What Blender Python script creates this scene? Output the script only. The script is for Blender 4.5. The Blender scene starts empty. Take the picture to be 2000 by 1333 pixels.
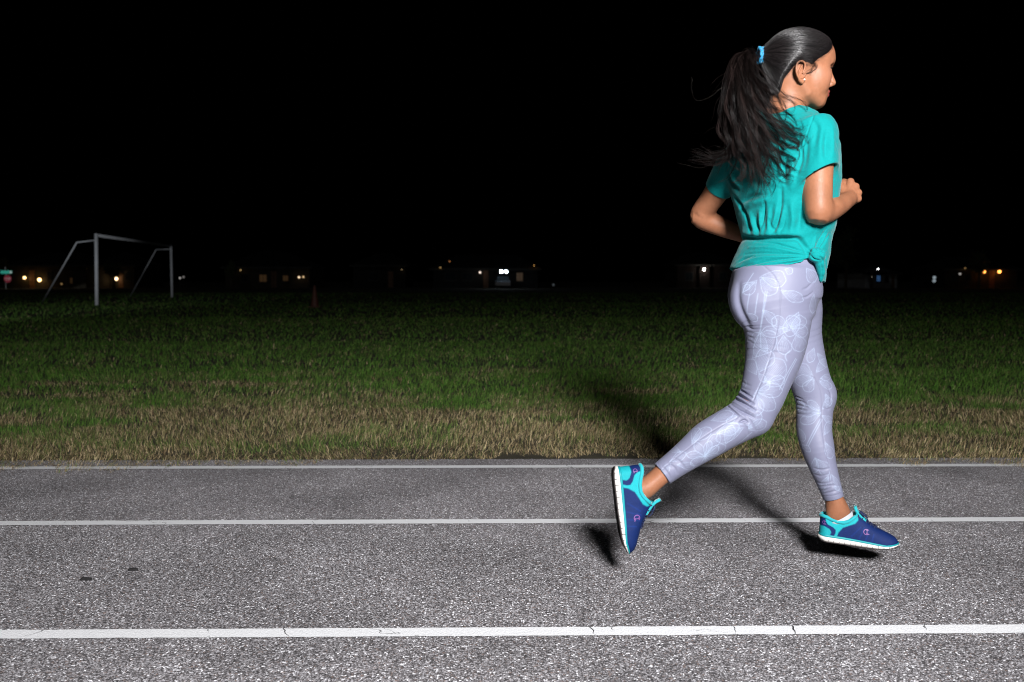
import bpy, bmesh, math, random
import numpy as np
from mathutils import Vector, Matrix
from mathutils.bvhtree import BVHTree

# ------------------------------------------------------------------ camera, world, light
scene = bpy.context.scene
COL = scene.collection
F_PX, CX, CY, CAM_H = 1750.0, 1000.0, 666.5, 0.81
PITCH = math.atan((CY - 550.0) / F_PX)

cam_d = bpy.data.cameras.new('camera')
cam = bpy.data.objects.new('camera', cam_d)
COL.objects.link(cam)
cam.location = (0, 0, CAM_H)
cam.rotation_euler = (math.pi / 2 - PITCH, 0, 0)
cam_d.sensor_width = 36.0
cam_d.lens = F_PX / 2000.0 * 36.0
cam_d.clip_start = 0.05
cam_d.clip_end = 3000
cam_d.dof.use_dof = True
cam_d.dof.focus_distance = 2.5
cam_d.dof.aperture_fstop = 4.5
scene.camera = cam

world = bpy.data.worlds.new('World')
scene.world = world
world.use_nodes = True
wn = world.node_tree
bg = wn.nodes['Background']
sky = wn.nodes.new('ShaderNodeTexSky')
sky.sky_type = 'NISHITA'
sky.sun_disc = False
sky.sun_elevation = math.radians(-8)
sky.sun_rotation = math.radians(200)
wn.links.new(sky.outputs['Color'], bg.inputs['Color'])
bg.inputs['Strength'].default_value = 0.05

# the photographer's flash: a softbox on a stand, right of and behind the camera
FLASH = Vector((0.76, -1.70, 2.44))
ld = bpy.data.lights.new('flash', 'AREA')
ld.shape = 'DISK'
ld.size = 0.85
ld.energy = 250
ld.color = (1.0, 0.985, 0.99)
ld.spread = math.radians(125)
lo = bpy.data.objects.new('flash', ld)
COL.objects.link(lo)
lo.location = FLASH
lo.rotation_euler = (Vector((-0.1, 6.0, 0.6)) - FLASH).to_track_quat('-Z', 'Y').to_euler()

vs = scene.view_settings
vs.view_transform = 'Standard'
vs.look = 'None'
vs.exposure = 0.0
vs.gamma = 1.0
scene.render.engine = 'CYCLES'
scene.cycles.use_denoising = True
scene.cycles.max_bounces = 6
scene.cycles.filter_width = 1.05

rng = np.random.default_rng(7)
random.seed(7)
CAM = np.array([0.0, 0.0, CAM_H])


def ray(px, py):
    u = (px - CX) / F_PX
    v = (CY - py) / F_PX
    return np.array([u, math.cos(PITCH) + v * math.sin(PITCH), v * math.cos(PITCH) - math.sin(PITCH)])


def P(px, py, Y):
    d = ray(px, py)
    return CAM + d * (Y / d[1])


def G(px, py, z=0.0):
    d = ray(px, py)
    return CAM + d * ((z - CAM_H) / d[2])


def PXM(Y):
    return Y / F_PX


# ------------------------------------------------------------------ materials
MATS = {}


def srgb(r, g, b):
    f = lambda c: ((c / 255) / 12.92 if c / 255 <= 0.04045 else (((c / 255) + 0.055) / 1.055) ** 2.4)
    return (f(r), f(g), f(b), 1.0)


def mat(name, color=(0.5, 0.5, 0.5, 1), rough=0.6, metal=0.0, spec=0.5, noise=None, bump=None, vcol=None,
        sss=0.0, sheen=0.0, emit=None, estr=1.0, coat=0.0, aniso=0.0, bump2=None, vcolmix=None, rvar=0.0):
    """Principled material; noise=(scale, amount), bump=(scale, distance), vcol = colour attribute name"""
    if name in MATS:
        return MATS[name]
    m = bpy.data.materials.new(name)
    m.use_nodes = True
    nt = m.node_tree
    b = nt.nodes['Principled BSDF']
    b.inputs['Base Color'].default_value = color
    b.inputs['Roughness'].default_value = rough
    b.inputs['Metallic'].default_value = metal
    b.inputs['Specular IOR Level'].default_value = spec
    if sss:
        b.inputs['Subsurface Weight'].default_value = sss
        b.inputs['Subsurface Radius'].default_value = (0.010, 0.0045, 0.0025)
        b.inputs['Subsurface Scale'].default_value = 0.5
    if sheen:
        b.inputs['Sheen Weight'].default_value = sheen
        b.inputs['Sheen Roughness'].default_value = 0.4
    if coat:
        b.inputs['Coat Weight'].default_value = coat
    if aniso:
        b.inputs['Anisotropic'].default_value = aniso
    if emit is not None:
        b.inputs['Emission Color'].default_value = emit
        b.inputs['Emission Strength'].default_value = estr
    src = None
    tc = nt.nodes.new('ShaderNodeTexCoord')
    if vcol:
        a = nt.nodes.new('ShaderNodeAttribute')
        a.attribute_name = vcol
        src = a.outputs['Color']
    if noise:
        n = nt.nodes.new('ShaderNodeTexNoise')
        n.inputs['Scale'].default_value = noise[0]
        n.inputs['Detail'].default_value = 6
        nt.links.new(tc.outputs['Object'], n.inputs['Vector'])
        mr = nt.nodes.new('ShaderNodeMapRange')
        mr.inputs['From Min'].default_value = 0.25
        mr.inputs['From Max'].default_value = 0.75
        mr.inputs['To Min'].default_value = 1 - noise[1]
        mr.inputs['To Max'].default_value = 1 + noise[1]
        nt.links.new(n.outputs['Fac'], mr.inputs['Value'])
        mx = nt.nodes.new('ShaderNodeMix')
        mx.data_type = 'RGBA'
        mx.blend_type = 'MULTIPLY'
        mx.inputs['Factor'].default_value = 1.0
        if src is not None:
            nt.links.new(src, mx.inputs['A'])
        else:
            mx.inputs['A'].default_value = color
        nt.links.new(mr.outputs['Result'], mx.inputs['B'])
        src = mx.outputs['Result']
        if rvar:
            mr2 = nt.nodes.new('ShaderNodeMapRange')
            mr2.inputs['From Min'].default_value = 0.3
            mr2.inputs['From Max'].default_value = 0.7
            mr2.inputs['To Min'].default_value = max(0.02, rough - rvar)
            mr2.inputs['To Max'].default_value = min(1, rough + rvar)
            nt.links.new(n.outputs['Fac'], mr2.inputs['Value'])
            nt.links.new(mr2.outputs['Result'], b.inputs['Roughness'])
    if src is not None:
        nt.links.new(src, b.inputs['Base Color'])
    last = None
    for bp in (bump, bump2):
        if not bp:
            continue
        n = nt.nodes.new('ShaderNodeTexNoise')
        n.inputs['Scale'].default_value = bp[0]
        n.inputs['Detail'].default_value = 3
        nt.links.new(tc.outputs['Object'], n.inputs['Vector'])
        bu = nt.nodes.new('ShaderNodeBump')
        bu.inputs['Strength'].default_value = 1.0
        bu.inputs['Distance'].default_value = bp[1]
        nt.links.new(n.outputs['Fac'], bu.inputs['Height'])
        if last is not None:
            nt.links.new(last, bu.inputs['Normal'])
        last = bu.outputs['Normal']
    if last is not None:
        nt.links.new(last, b.inputs['Normal'])
    MATS[name] = m
    return m


# ------------------------------------------------------------------ object helpers
def tag(o, label=None, cat=None, group=None, kind=None):
    if label:
        o['label'] = label
    if cat:
        o['category'] = cat
    if group:
        o['group'] = group
    if kind:
        o['kind'] = kind
    return o


def empty(name, loc=(0, 0, 0), rz=0.0):
    o = bpy.data.objects.new(name, None)
    o.empty_display_size = 0.1
    COL.objects.link(o)
    o.location = loc
    o.rotation_euler = (0, 0, rz)
    return o


def mesh_obj(name, V, Fc, material, parent=None, smooth=False, world_space=False):
    """V (n,3), Fc list of faces or int array (m,k)"""
    me = bpy.data.meshes.new(name)
    V = np.asarray(V, dtype=np.float32)
    if isinstance(Fc, np.ndarray):
        m, k = Fc.shape
        me.vertices.add(len(V))
        me.vertices.foreach_set('co', V.ravel())
        me.loops.add(m * k)
        me.loops.foreach_set('vertex_index', Fc.astype(np.int32).ravel())
        me.polygons.add(m)
        me.polygons.foreach_set('loop_start', np.arange(0, m * k, k, dtype=np.int32))
        me.polygons.foreach_set('loop_total', np.full(m, k, dtype=np.int32))
        me.update(calc_edges=True)
        me.validate()
    else:
        me.from_pydata([tuple(map(float, v)) for v in V], [], [tuple(f) for f in Fc])
        me.update()
    if smooth:
        me.polygons.foreach_set('use_smooth', np.ones(len(me.polygons), dtype=bool))
    if material is not None:
        me.materials.append(material)
    o = bpy.data.objects.new(name, me)
    COL.objects.link(o)
    if parent is not None:
        o.parent = parent
        if world_space:
            bpy.context.view_layer.update()
            o.matrix_parent_inverse = parent.matrix_world.inverted()
    return o


def set_vcol(o, name, C):
    me = o.data
    at = me.color_attributes.new(name, 'FLOAT_COLOR', 'POINT')
    C = np.asarray(C, dtype=np.float32)
    if C.shape[1] == 3:
        C = np.concatenate([C, np.ones((len(C), 1), np.float32)], 1)
    at.data.foreach_set('color', C.ravel())


class MB:
    """collects boxes, tubes, lathes and prisms, then builds ONE mesh object"""

    def __init__(self):
        self.v, self.f = [], []

    def add(self, V, Fc):
        n = len(self.v)
        self.v += [tuple(map(float, p)) for p in V]
        self.f += [tuple(int(i) + n for i in f) for f in Fc]
        return self

    def box(self, x0, x1, y0, y1, z0, z1, bev=0.0):
        b = min(bev, (x1 - x0) * .4, (y1 - y0) * .4, (z1 - z0) * .4)
        if b <= 0:
            V = [(x, y, z) for z in (z0, z1) for y in (y0, y1) for x in (x0, x1)]
            return self.add(V, [(0, 2, 3, 1), (4, 5, 7, 6), (0, 1, 5, 4), (2, 6, 7, 3), (0, 4, 6, 2), (1, 3, 7, 5)])
        bm = bmesh.new()
        bmesh.ops.create_cube(bm, size=1)
        for w in bm.verts:
            w.co = ((x0 + x1) / 2 + w.co.x * (x1 - x0), (y0 + y1) / 2 + w.co.y * (y1 - y0), (z0 + z1) / 2 + w.co.z * (z1 - z0))
        bmesh.ops.bevel(bm, geom=bm.edges[:], offset=b, segments=2, affect='EDGES', profile=0.5)
        bm.verts.index_update()
        self.add([w.co[:] for w in bm.verts], [[w.index for w in f.verts] for f in bm.faces])
        bm.free()
        return self

    def tube(self, pts, r, n=8, cap=True):
        V, Fc = tube_geo(pts, r, n, cap)
        return self.add(V, Fc)

    def lathe(self, c, prof, n=16):
        V, Fc = [], []
        for (r, z) in prof:
            for k in range(n):
                a = 2 * math.pi * k / n
                V.append((c[0] + r * math.cos(a), c[1] + r * math.sin(a), c[2] + z))
        for i in range(len(prof) - 1):
            for k in range(n):
                Fc.append((i * n + k, i * n + (k + 1) % n, (i + 1) * n + (k + 1) % n, (i + 1) * n + k))
        Fc.append(tuple(range(n - 1, -1, -1)))
        Fc.append(tuple((len(prof) - 1) * n + k for k in range(n)))
        return self.add(V, Fc)

    def prism(self, poly, y0, y1):
        """poly of (x,z), extruded along y"""
        n = len(poly)
        V = [(x, y0, z) for x, z in poly] + [(x, y1, z) for x, z in poly]
        Fc = [tuple(range(n)), tuple(range(2 * n - 1, n - 1, -1))]
        Fc += [(i, i + n, (i + 1) % n + n, (i + 1) % n) for i in range(n)]
        return self.add(V, Fc)

    def build(self, name, material, parent=None, smooth=False):
        return mesh_obj(name, self.v, self.f, material, parent, smooth)


def tube_geo(pts, r, n=8, cap=True):
    pts = np.asarray(pts, float)
    m = len(pts)
    r = np.full(m, r) if np.isscalar(r) else np.asarray(r, float)
    T = np.gradient(pts, axis=0)
    T /= np.linalg.norm(T, axis=1)[:, None] + 1e-12
    ref = np.array([0, 0, 1.0]) if abs(T[0][2]) < 0.9 else np.array([1.0, 0, 0])
    V = []
    u = np.cross(T[0], ref)
    u /= np.linalg.norm(u)
    for i in range(m):
        u = u - T[i] * np.dot(u, T[i])
        u /= np.linalg.norm(u) + 1e-12
        w = np.cross(T[i], u)
        for k in range(n):
            a = 2 * math.pi * k / n
            V.append(pts[i] + r[i] * (math.cos(a) * u + math.sin(a) * w))
    Fc = []
    for i in range(m - 1):
        for k in range(n):
            Fc.append((i * n + k, i * n + (k + 1) % n, (i + 1) * n + (k + 1) % n, (i + 1) * n + k))
    if cap:
        Fc.append(tuple(range(n - 1, -1, -1)))
        Fc.append(tuple((m - 1) * n + k for k in range(n)))
    return V, Fc


def spline(pts, n):
    """Catmull-Rom through pts (k, dim) -> n samples, uniform in parameter"""
    p = np.asarray(pts, float)
    if len(p) == 2:
        t = np.linspace(0, 1, n)[:, None]
        return p[0] * (1 - t) + p[1] * t
    q = np.vstack([2 * p[0] - p[1], p, 2 * p[-1] - p[-2]])
    t = np.linspace(0, len(p) - 1, n)
    i = np.minimum(t.astype(int), len(p) - 2)
    f = (t - i)[:, None]
    a, b, c, d = q[i], q[i + 1], q[i + 2], q[i + 3]
    return 0.5 * (2 * b + (c - a) * f + (2 * a - 5 * b + 4 * c - d) * f ** 2 + (3 * b - a - 3 * c + d) * f ** 3)


def vnoise(x, y, seed=0):
    """smooth value noise in 2D, numpy"""
    xi, yi = np.floor(x).astype(np.int64), np.floor(y).astype(np.int64)
    fx, fy = x - xi, y - yi
    fx, fy = fx * fx * (3 - 2 * fx), fy * fy * (3 - 2 * fy)

    def h(a, b):
        n = (a * 374761393 + b * 668265263 + seed * 1442695041) & 0x7fffffff
        n = ((n ^ (n >> 13)) * 1274126177) & 0x7fffffff
        return ((n ^ (n >> 16)) & 0xffff) / 65535.0
    return (h(xi, yi) * (1 - fx) + h(xi + 1, yi) * fx) * (1 - fy) + (h(xi, yi + 1) * (1 - fx) + h(xi + 1, yi + 1) * fx) * fy


def fbm(x, y, seed=0, oct=4):
    s, a, t = 0, 1.0, 0
    for k in range(oct):
        s = s + a * vnoise(x * 2 ** k, y * 2 ** k, seed + k)
        t += a
        a *= 0.5
    return s / t
# ------------------------------------------------------------------ track, lines, ground
SL = 0.0142      # the lanes run very slightly away to the right


def strip(name, d0, d1, z, x0, x1, material, nx=1, parent=None):
    V, Fc = [], []
    for i in range(nx + 1):
        x = x0 + (x1 - x0) * i / nx
        V += [(x, d0 + SL * x, z), (x, d1 + SL * x, z)]
    for i in range(nx):
        Fc.append((2 * i, 2 * i + 2, 2 * i + 3, 2 * i + 1))
    return mesh_obj(name, V, Fc, material, parent)


def asphalt_mat():
    m = bpy.data.materials.new('asphalt')
    m.use_nodes = True
    nt = m.node_tree
    N, L = nt.nodes, nt.links
    b = N['Principled BSDF']
    tc = N.new('ShaderNodeTexCoord')
    # aggregate: two sizes of stone chips, each with its own shade
    v1 = N.new('ShaderNodeTexVoronoi'); v1.inputs['Scale'].default_value = 235
    v2 = N.new('ShaderNodeTexVoronoi'); v2.inputs['Scale'].default_value = 400
    wob = N.new('ShaderNodeTexNoise'); wob.inputs['Scale'].default_value = 300
    wm = N.new('ShaderNodeMix'); wm.data_type = 'RGBA'; wm.inputs['Factor'].default_value = 0.004
    L.new(tc.outputs['Object'], wob.inputs['Vector'])
    L.new(tc.outputs['Object'], wm.inputs['A']); L.new(wob.outputs['Color'], wm.inputs['B'])
    L.new(wm.outputs['Result'], v1.inputs['Vector']); L.new(wm.outputs['Result'], v2.inputs['Vector'])
    s1 = N.new('ShaderNodeSeparateColor'); L.new(v1.outputs['Color'], s1.inputs['Color'])
    r1 = N.new('ShaderNodeValToRGB')
    e = r1.color_ramp.elements
    e[0].position = 0.0; e[0].color = (0.025, 0.024, 0.026, 1)
    e[1].position = 1.0; e[1].color = (0.95, 0.95, 0.98, 1)
    for pos, c in ((0.20, (0.07, 0.066, 0.069)), (0.45, (0.16, 0.15, 0.155)), (0.52, (0.19, 0.135, 0.115)),
                   (0.62, (0.26, 0.25, 0.26)), (0.78, (0.40, 0.39, 0.41)), (0.90, (0.64, 0.64, 0.67))):
        k = e.new(pos); k.color = (*c, 1)
    L.new(s1.outputs['Red'], r1.inputs['Fac'])
    s2 = N.new('ShaderNodeSeparateColor'); L.new(v2.outputs['Color'], s2.inputs['Color'])
    r2 = N.new('ShaderNodeValToRGB')
    e = r2.color_ramp.elements
    e[0].position = 0.0; e[0].color = (0.06, 0.056, 0.06, 1)
    e[1].position = 1.0; e[1].color = (0.42, 0.405, 0.425, 1)
    L.new(s2.outputs['Green'], r2.inputs['Fac'])
    pick = N.new('ShaderNodeMath'); pick.operation = 'GREATER_THAN'; pick.inputs[1].default_value = 0.42
    L.new(s1.outputs['Blue'], pick.inputs[0])
    mx = N.new('ShaderNodeMix'); mx.data_type = 'RGBA'
    L.new(pick.outputs[0], mx.inputs['Factor']); L.new(r2.outputs['Color'], mx.inputs['A']); L.new(r1.outputs['Color'], mx.inputs['B'])
    # binder between the chips
    d = N.new('ShaderNodeMapRange'); d.inputs['From Min'].default_value = 0.42; d.inputs['From Max'].default_value = 0.72
    L.new(v1.outputs['Distance'], d.inputs['Value'])
    mx2 = N.new('ShaderNodeMix'); mx2.data_type = 'RGBA'; mx2.inputs['B'].default_value = (0.06, 0.056, 0.058, 1)
    L.new(d.outputs['Result'], mx2.inputs['Factor']); L.new(mx.outputs['Result'], mx2.inputs['A'])
    # broad wear
    big = N.new('ShaderNodeTexNoise'); big.inputs['Scale'].default_value = 2.2; big.inputs['Detail'].default_value = 5
    L.new(tc.outputs['Object'], big.inputs['Vector'])
    bm_ = N.new('ShaderNodeMapRange'); bm_.inputs['From Min'].default_value = 0.3; bm_.inputs['From Max'].default_value = 0.7
    bm_.inputs['To Min'].default_value = 0.78; bm_.inputs['To Max'].default_value = 1.2
    L.new(big.outputs['Fac'], bm_.inputs['Value'])
    mul = N.new('ShaderNodeMix'); mul.data_type = 'RGBA'; mul.blend_type = 'MULTIPLY'; mul.inputs['Factor'].default_value = 1
    L.new(mx2.outputs['Result'], mul.inputs['A']); L.new(bm_.outputs['Result'], mul.inputs['B'])
    L.new(mul.outputs['Result'], b.inputs['Base Color'])
    b.inputs['Roughness'].default_value = 0.55
    b.inputs['Diffuse Roughness'].default_value = 1.0
    inv = N.new('ShaderNodeMath'); inv.operation = 'MULTIPLY_ADD'; inv.inputs[1].default_value = -1.0; inv.inputs[2].default_value = 1.0
    L.new(v1.outputs['Distance'], inv.inputs[0])
    hs = N.new('ShaderNodeMath'); hs.operation = 'MULTIPLY_ADD'; hs.inputs[1].default_value = 0.9
    L.new(s1.outputs['Green'], hs.inputs[0]); L.new(inv.outputs[0], hs.inputs[2])
    bu = N.new('ShaderNodeBump'); bu.inputs['Distance'].default_value = 0.0028; bu.inputs['Strength'].default_value = 1
    L.new(hs.outputs[0], bu.inputs['Height'])
    L.new(bu.outputs['Normal'], b.inputs['Normal'])
    return m


def paint_mat():
    m = bpy.data.materials.new('line_paint')
    m.use_nodes = True
    nt = m.node_tree
    N, L = nt.nodes, nt.links
    b = N['Principled BSDF']
    tc = N.new('ShaderNodeTexCoord')
    n = N.new('ShaderNodeTexNoise'); n.inputs['Scale'].default_value = 230; n.inputs['Detail'].default_value = 4
    L.new(tc.outputs['Object'], n.inputs['Vector'])
    n2 = N.new('ShaderNodeTexNoise'); n2.inputs['Scale'].default_value = 5; n2.inputs['Detail'].default_value = 8
    n2.inputs['Roughness'].default_value = 0.7
    L.new(tc.outputs['Object'], n2.inputs['Vector'])
    r = N.new('ShaderNodeValToRGB')
    e = r.color_ramp.elements
    e[0].position = 0.27; e[0].color = (0.3, 0.29, 0.29, 1)
    e[1].position = 0.37; e[1].color = (0.86, 0.87, 0.89, 1)
    mxv = N.new('ShaderNodeMath'); mxv.operation = 'MULTIPLY_ADD'; mxv.inputs[1].default_value = 0.55
    L.new(n.outputs['Fac'], mxv.inputs[0])
    h = N.new('ShaderNodeMath'); h.operation = 'MULTIPLY'; h.inputs[1].default_value = 0.45
    L.new(n2.outputs['Fac'], h.inputs[0]); L.new(h.outputs[0], mxv.inputs[2])
    L.new(mxv.outputs[0], r.inputs['Fac'])
    # hairline cracks
    v = N.new('ShaderNodeTexVoronoi'); v.feature = 'DISTANCE_TO_EDGE'; v.inputs['Scale'].default_value = 2.6
    w = N.new('ShaderNodeTexNoise'); w.inputs['Scale'].default_value = 14; w.inputs['Detail'].default_value = 5
    L.new(tc.outputs['Object'], w.inputs['Vector'])
    mw = N.new('ShaderNodeMix'); mw.data_type = 'RGBA'; mw.inputs['Factor'].default_value = 0.12
    L.new(tc.outputs['Object'], mw.inputs['A']); L.new(w.outputs['Color'], mw.inputs['B'])
    L.new(mw.outputs['Result'], v.inputs['Vector'])
    cr = N.new('ShaderNodeMath'); cr.operation = 'LESS_THAN'; cr.inputs[1].default_value = 0.0028
    L.new(v.outputs['Distance'], cr.inputs[0])
    gate = N.new('ShaderNodeMath'); gate.operation = 'GREATER_THAN'; gate.inputs[1].default_value = 0.53
    L.new(n2.outputs['Fac'], gate.inputs[0])
    cg = N.new('ShaderNodeMath'); cg.operation = 'MULTIPLY'
    L.new(cr.outputs[0], cg.inputs[0]); L.new(gate.outputs[0], cg.inputs[1])
    mx = N.new('ShaderNodeMix'); mx.data_type = 'RGBA'; mx.inputs['B'].default_value = (0.05, 0.048, 0.05, 1)
    L.new(cg.outputs[0], mx.inputs['Factor']); L.new(r.outputs['Color'], mx.inputs['A'])
    L.new(mx.outputs['Result'], b.inputs['Base Color'])
    b.inputs['Roughness'].default_value = 0.6
    bu = N.new('ShaderNodeBump'); bu.inputs['Distance'].default_value = 0.0016
    L.new(n.outputs['Fac'], bu.inputs['Height']); L.new(bu.outputs['Normal'], b.inputs['Normal'])
    return m


M_ASPH, M_PAINT = asphalt_mat(), paint_mat()
EDGE_D = float(G(1000, 904)[1])
tag(strip('running_track', -14, EDGE_D + 0.06, 0.004, -60, 60, M_ASPH), kind='structure')
track = bpy.data.objects['running_track']
tag(track, 'grey speckled asphalt running track with thin white lane lines')


def lane_line(py, half):
    d = float(G(1000, py)[1])
    n = 900
    xs = np.linspace(-9, 9, n)
    jf = (fbm(xs * 30, xs * 0 + py, 3) - 0.5) * 0.007
    jn = (fbm(xs * 30, xs * 0 + py + 9, 4) - 0.5) * 0.007
    V = np.zeros((n, 2, 3))
    V[:, 0] = np.stack([xs, d - half + jn + SL * xs, xs * 0 + 0.0058], 1)
    V[:, 1] = np.stack([xs, d + half + jf + SL * xs, xs * 0 + 0.0058], 1)
    V = np.concatenate([[[[-60, d - half - SL * 60, .0058], [-60, d + half - SL * 60, .0058]]], V,
                        [[[60, d - half + SL * 60, .0058], [60, d + half + SL * 60, .0058]]]]).reshape(-1, 3)
    i = np.arange(n + 1) * 2
    Fc = np.stack([i, i + 2, i + 3, i + 1], 1)
    o = mesh_obj('lane_line', V, Fc, M_PAINT, track)
    return o


lane_line(914, 0.027)
lane_line(1021.5, 0.0262)
lane_line(1238.5, 0.0255)

M_CRACK = mat('line_crack', (0.03, 0.028, 0.03, 1), 0.95)
for k, (px, w) in enumerate(((407, .0011), (557, .0020), (1155, .0016), (1197, .0010), (1434, .0009), (1549, .0024), (1806, .0018))):
    a, b = G(px - 2, 1229.5 - (px - 1000) * .0045), G(px + 6, 1247.5 - (px - 1000) * .0045)
    if k % 3 == 0:
        b = a * .45 + b * .55
    V, n = [], 7
    for i in range(n):
        t = i / (n - 1)
        c = a * (1 - t) + b * t + np.array([random.uniform(-.004, .004), 0, 0])
        ww = w * .5 * (.35 + math.sin(math.pi * min(1, t + .15)))
        V += [(c[0] - ww, c[1], .0075), (c[0] + ww, c[1], .0075)]
    mesh_obj('crack', V, [(2 * i, 2 * i + 1, 2 * i + 3, 2 * i + 2) for i in range(n - 1)], M_CRACK, track)

# field
M_SOIL = mat('field_soil', (0.040, 0.034, 0.018, 1), 0.95, noise=(9, 0.5), bump=(60, 0.01))
tag(mesh_obj('grass_field', [(-900, EDGE_D - 0.10 - SL * 900, 0), (900, EDGE_D - 0.10 + SL * 900, 0), (900, 1600, 0), (-900, 1600, 0)],
             [(0, 1, 2, 3)], M_SOIL), 'dark sports field ground under the grass', kind='structure')


# ------------------------------------------------------------------ grass blades (uncountable: stuff)
def dryness(x, d):
    """0 = lush green, 1 = straw; d = distance behind the track edge along the lanes"""
    n = fbm(x * 0.55 + 3.1, d * 1.5, 11)
    n2 = fbm(x * 3.0, d * 3.5, 23)
    px_ = 1000 + x / (EDGE_D + 1.6) * 1750
    bound = np.interp(px_, [-900, 0, 150, 230, 400, 560, 600, 900, 960, 1100, 1200, 1500, 1700, 2000, 2900], [1.8, 2.5, 2.7, 1.6, 1.45, 1.5, .9, .85, 2.1, 1.9, 1.6, 1.6, 1.5, 1.9, 1.5]) + (n - 0.5) * 1.6 
    s = 1 / (1 + np.exp((d - bound) * 3.6))
    patch = 1 / (1 + np.exp(-(fbm(x * 0.55 + 1.7, d * 1.1 + 4.0, 41) - 0.60) * 40)) * np.exp(-np.maximum(d - 1.5, 0) * 0.9)
    for ex, ed, er, ew in ((-2.15, 3.05, .55, .22), (-3.4, 3.0, .5, .2), (.9, 2.5, .4, .15)):
        s = np.maximum(s, np.exp(-((x - ex) / er) ** 4 - ((d - ed + .06 * np.sin(x * 9)) / ew) ** 2))
    gp = np.clip((fbm(x * .9 + 20, d * 2.4 + 5, 81) - .50) * 7, 0, 1) * np.clip((d - .25) * 2.5, 0, 1)
    s = s * (1 - .75 * gp)
    s = np.clip(np.maximum(s, patch * .9) + (n2 - 0.5) * 1.0, .04, .88)
    return s


def make_grass():
    zones = [  # d0, d1, density per m2, blade width
        (-0.28, 0.12, 9000, 0.0018), (0.10, 0.9, 9000, 0.0017), (0.9, 2.2, 5200, 0.0022), (2.2, 4.2, 2500, 0.0034), (4.2, 8, 900, 0.0052),
        (8, 16, 260, 0.009), (16, 30, 60, 0.018), (30, 60, 12, 0.042)]
    X, D, W, Hh = [], [], [], []
    for d0, d1, rho, w in zones:
        Yf = EDGE_D + d1
        hx = 0.60 * Yf + 0.9
        n = int(rho * (d1 - d0) * 2 * hx)
        x = rng.uniform(-hx, hx, n)
        d = rng.uniform(d0, d1, n)
        X.append(x); D.append(d); W.append(w * rng.uniform(.7, 1.3, n)); Hh.append(np.full(n, 1.0))
    x, d, w = map(np.concatenate, (X, D, W))
    # ragged border: tufts reach over the asphalt, gaps in between
    rag = (fbm(x * 1.6, x * 0, 51) - 0.5) * 0.70 + (fbm(x * 9, x * 0, 52) - 0.5) * 0.34
    keep = (d > rag - 0.11) & (rng.random(len(x)) < 0.55 + 0.45 * np.clip((fbm(x * 5, d * 5, 53) - .3) * 4, 0, 1))
    x, d, w, rag = x[keep], d[keep], w[keep], rag[keep]
    n = len(x)
    s = dryness(x, d)
    isdry = rng.random(n) < s
    y = EDGE_D + d + SL * x
    h = np.where(isdry, rng.uniform(.016, .044, n), rng.uniform(.022, .058, n))
    h *= 1 + .7 * (rng.random(n) < .05)
    h *= 0.75 + 0.6 * fbm(x * 4, d * 4, 61)
    h *= np.clip(0.6 + (d - rag) * 2.0, 0.6, 1)
    thatch = (d < rag + .16) & (rng.random(n) < .45)      # dead blades lying over the kerbless edge
    isdry = isdry | thatch
    # lean: random, plus clumps pushed over in one direction
    az = rng.uniform(0, 2 * np.pi, n) * 0.55 + 8 * fbm(x * 1.4, d * 1.4, 71)
    lean = rng.uniform(.15, 1.0, n) + np.where(rng.random(n) < .12, .8, 0)
    lean = np.where(isdry, lean * 1.15, lean)
    lean = np.where(thatch, rng.uniform(1.6, 3.0, n), lean)
    dirx, diry = np.cos(az), np.sin(az)
    # blade faces roughly sideways
    fa = rng.uniform(0, np.pi, n)
    wx, wy = np.cos(fa) * w * .5, np.sin(fa) * w * .5
    base = np.stack([x, y, np.zeros(n)], 1)
    off = np.stack([dirx, diry, np.zeros(n)], 1)
    up = np.array([0, 0, 1.0])
    mid = base + off * (h * lean * .30)[:, None] + up * (h * .58)[:, None]
    tip = base + off * (h * lean * .95)[:, None] + up * (h * np.clip(1.0 - .30 * lean, .25, 1))[:, None]
    wv = np.stack([wx, wy, np.zeros(n)], 1)
    V = np.stack([base - wv, base + wv, mid - wv * .8, mid + wv * .8, tip], 1).reshape(-1, 3)
    i = np.arange(n) * 5
    T = np.concatenate([np.stack([i, i + 1, i + 3], 1), np.stack([i, i + 3, i + 2], 1), np.stack([i + 2, i + 3, i + 4], 1)])
    g = np.array([[.078, .205, .022], [.112, .255, .034], [.046, .138, .015], [.14, .225, .044]])
    r = np.array([[.40, .31, .165], [.60, .48, .28], [.20, .135, .07], [.14, .135, .05]])  # straw tones; the dark browns also stand in for shade between blades
    k = rng.integers(0, 4, n)
    c = np.where(isdry[:, None], r[k], g[k]) * rng.uniform(.7, 1.25, (n, 1))
    t = (s * .7)[:, None]
    c = np.where(isdry[:, None], c, c * (1 - t) + np.array([.19, .19, .075]) * t)
    C = np.repeat(c, 5, axis=0)
    o = mesh_obj('grass', V, T, mat('grass_blade', rough=0.7, vcol='Col', spec=0.25), None, False)
    set_vcol(o, 'Col', C)
    tag(o, 'mown grass, dry and straw coloured by the track, green further out', 'grass', kind='stuff')
    print('grass blades', n)


make_grass()
# ------------------------------------------------------------------ background: goal, cone, houses, lights
sd = bpy.data.lights.new('fill_sun', 'SUN')  # invented dim sun lamp, added to brighten the goal frame
sd.energy = 0.03
sd.angle = math.radians(3)
sd.color = (0.85, 0.92, 1.0)
so = bpy.data.objects.new('fill_sun', sd)
COL.objects.link(so)
so.rotation_euler = (math.radians(52), 0, math.radians(-28))

M_GOAL = mat('goal_white_paint', (0.8, 0.82, 0.85, 1), 0.5, noise=(6, 0.12))


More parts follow.
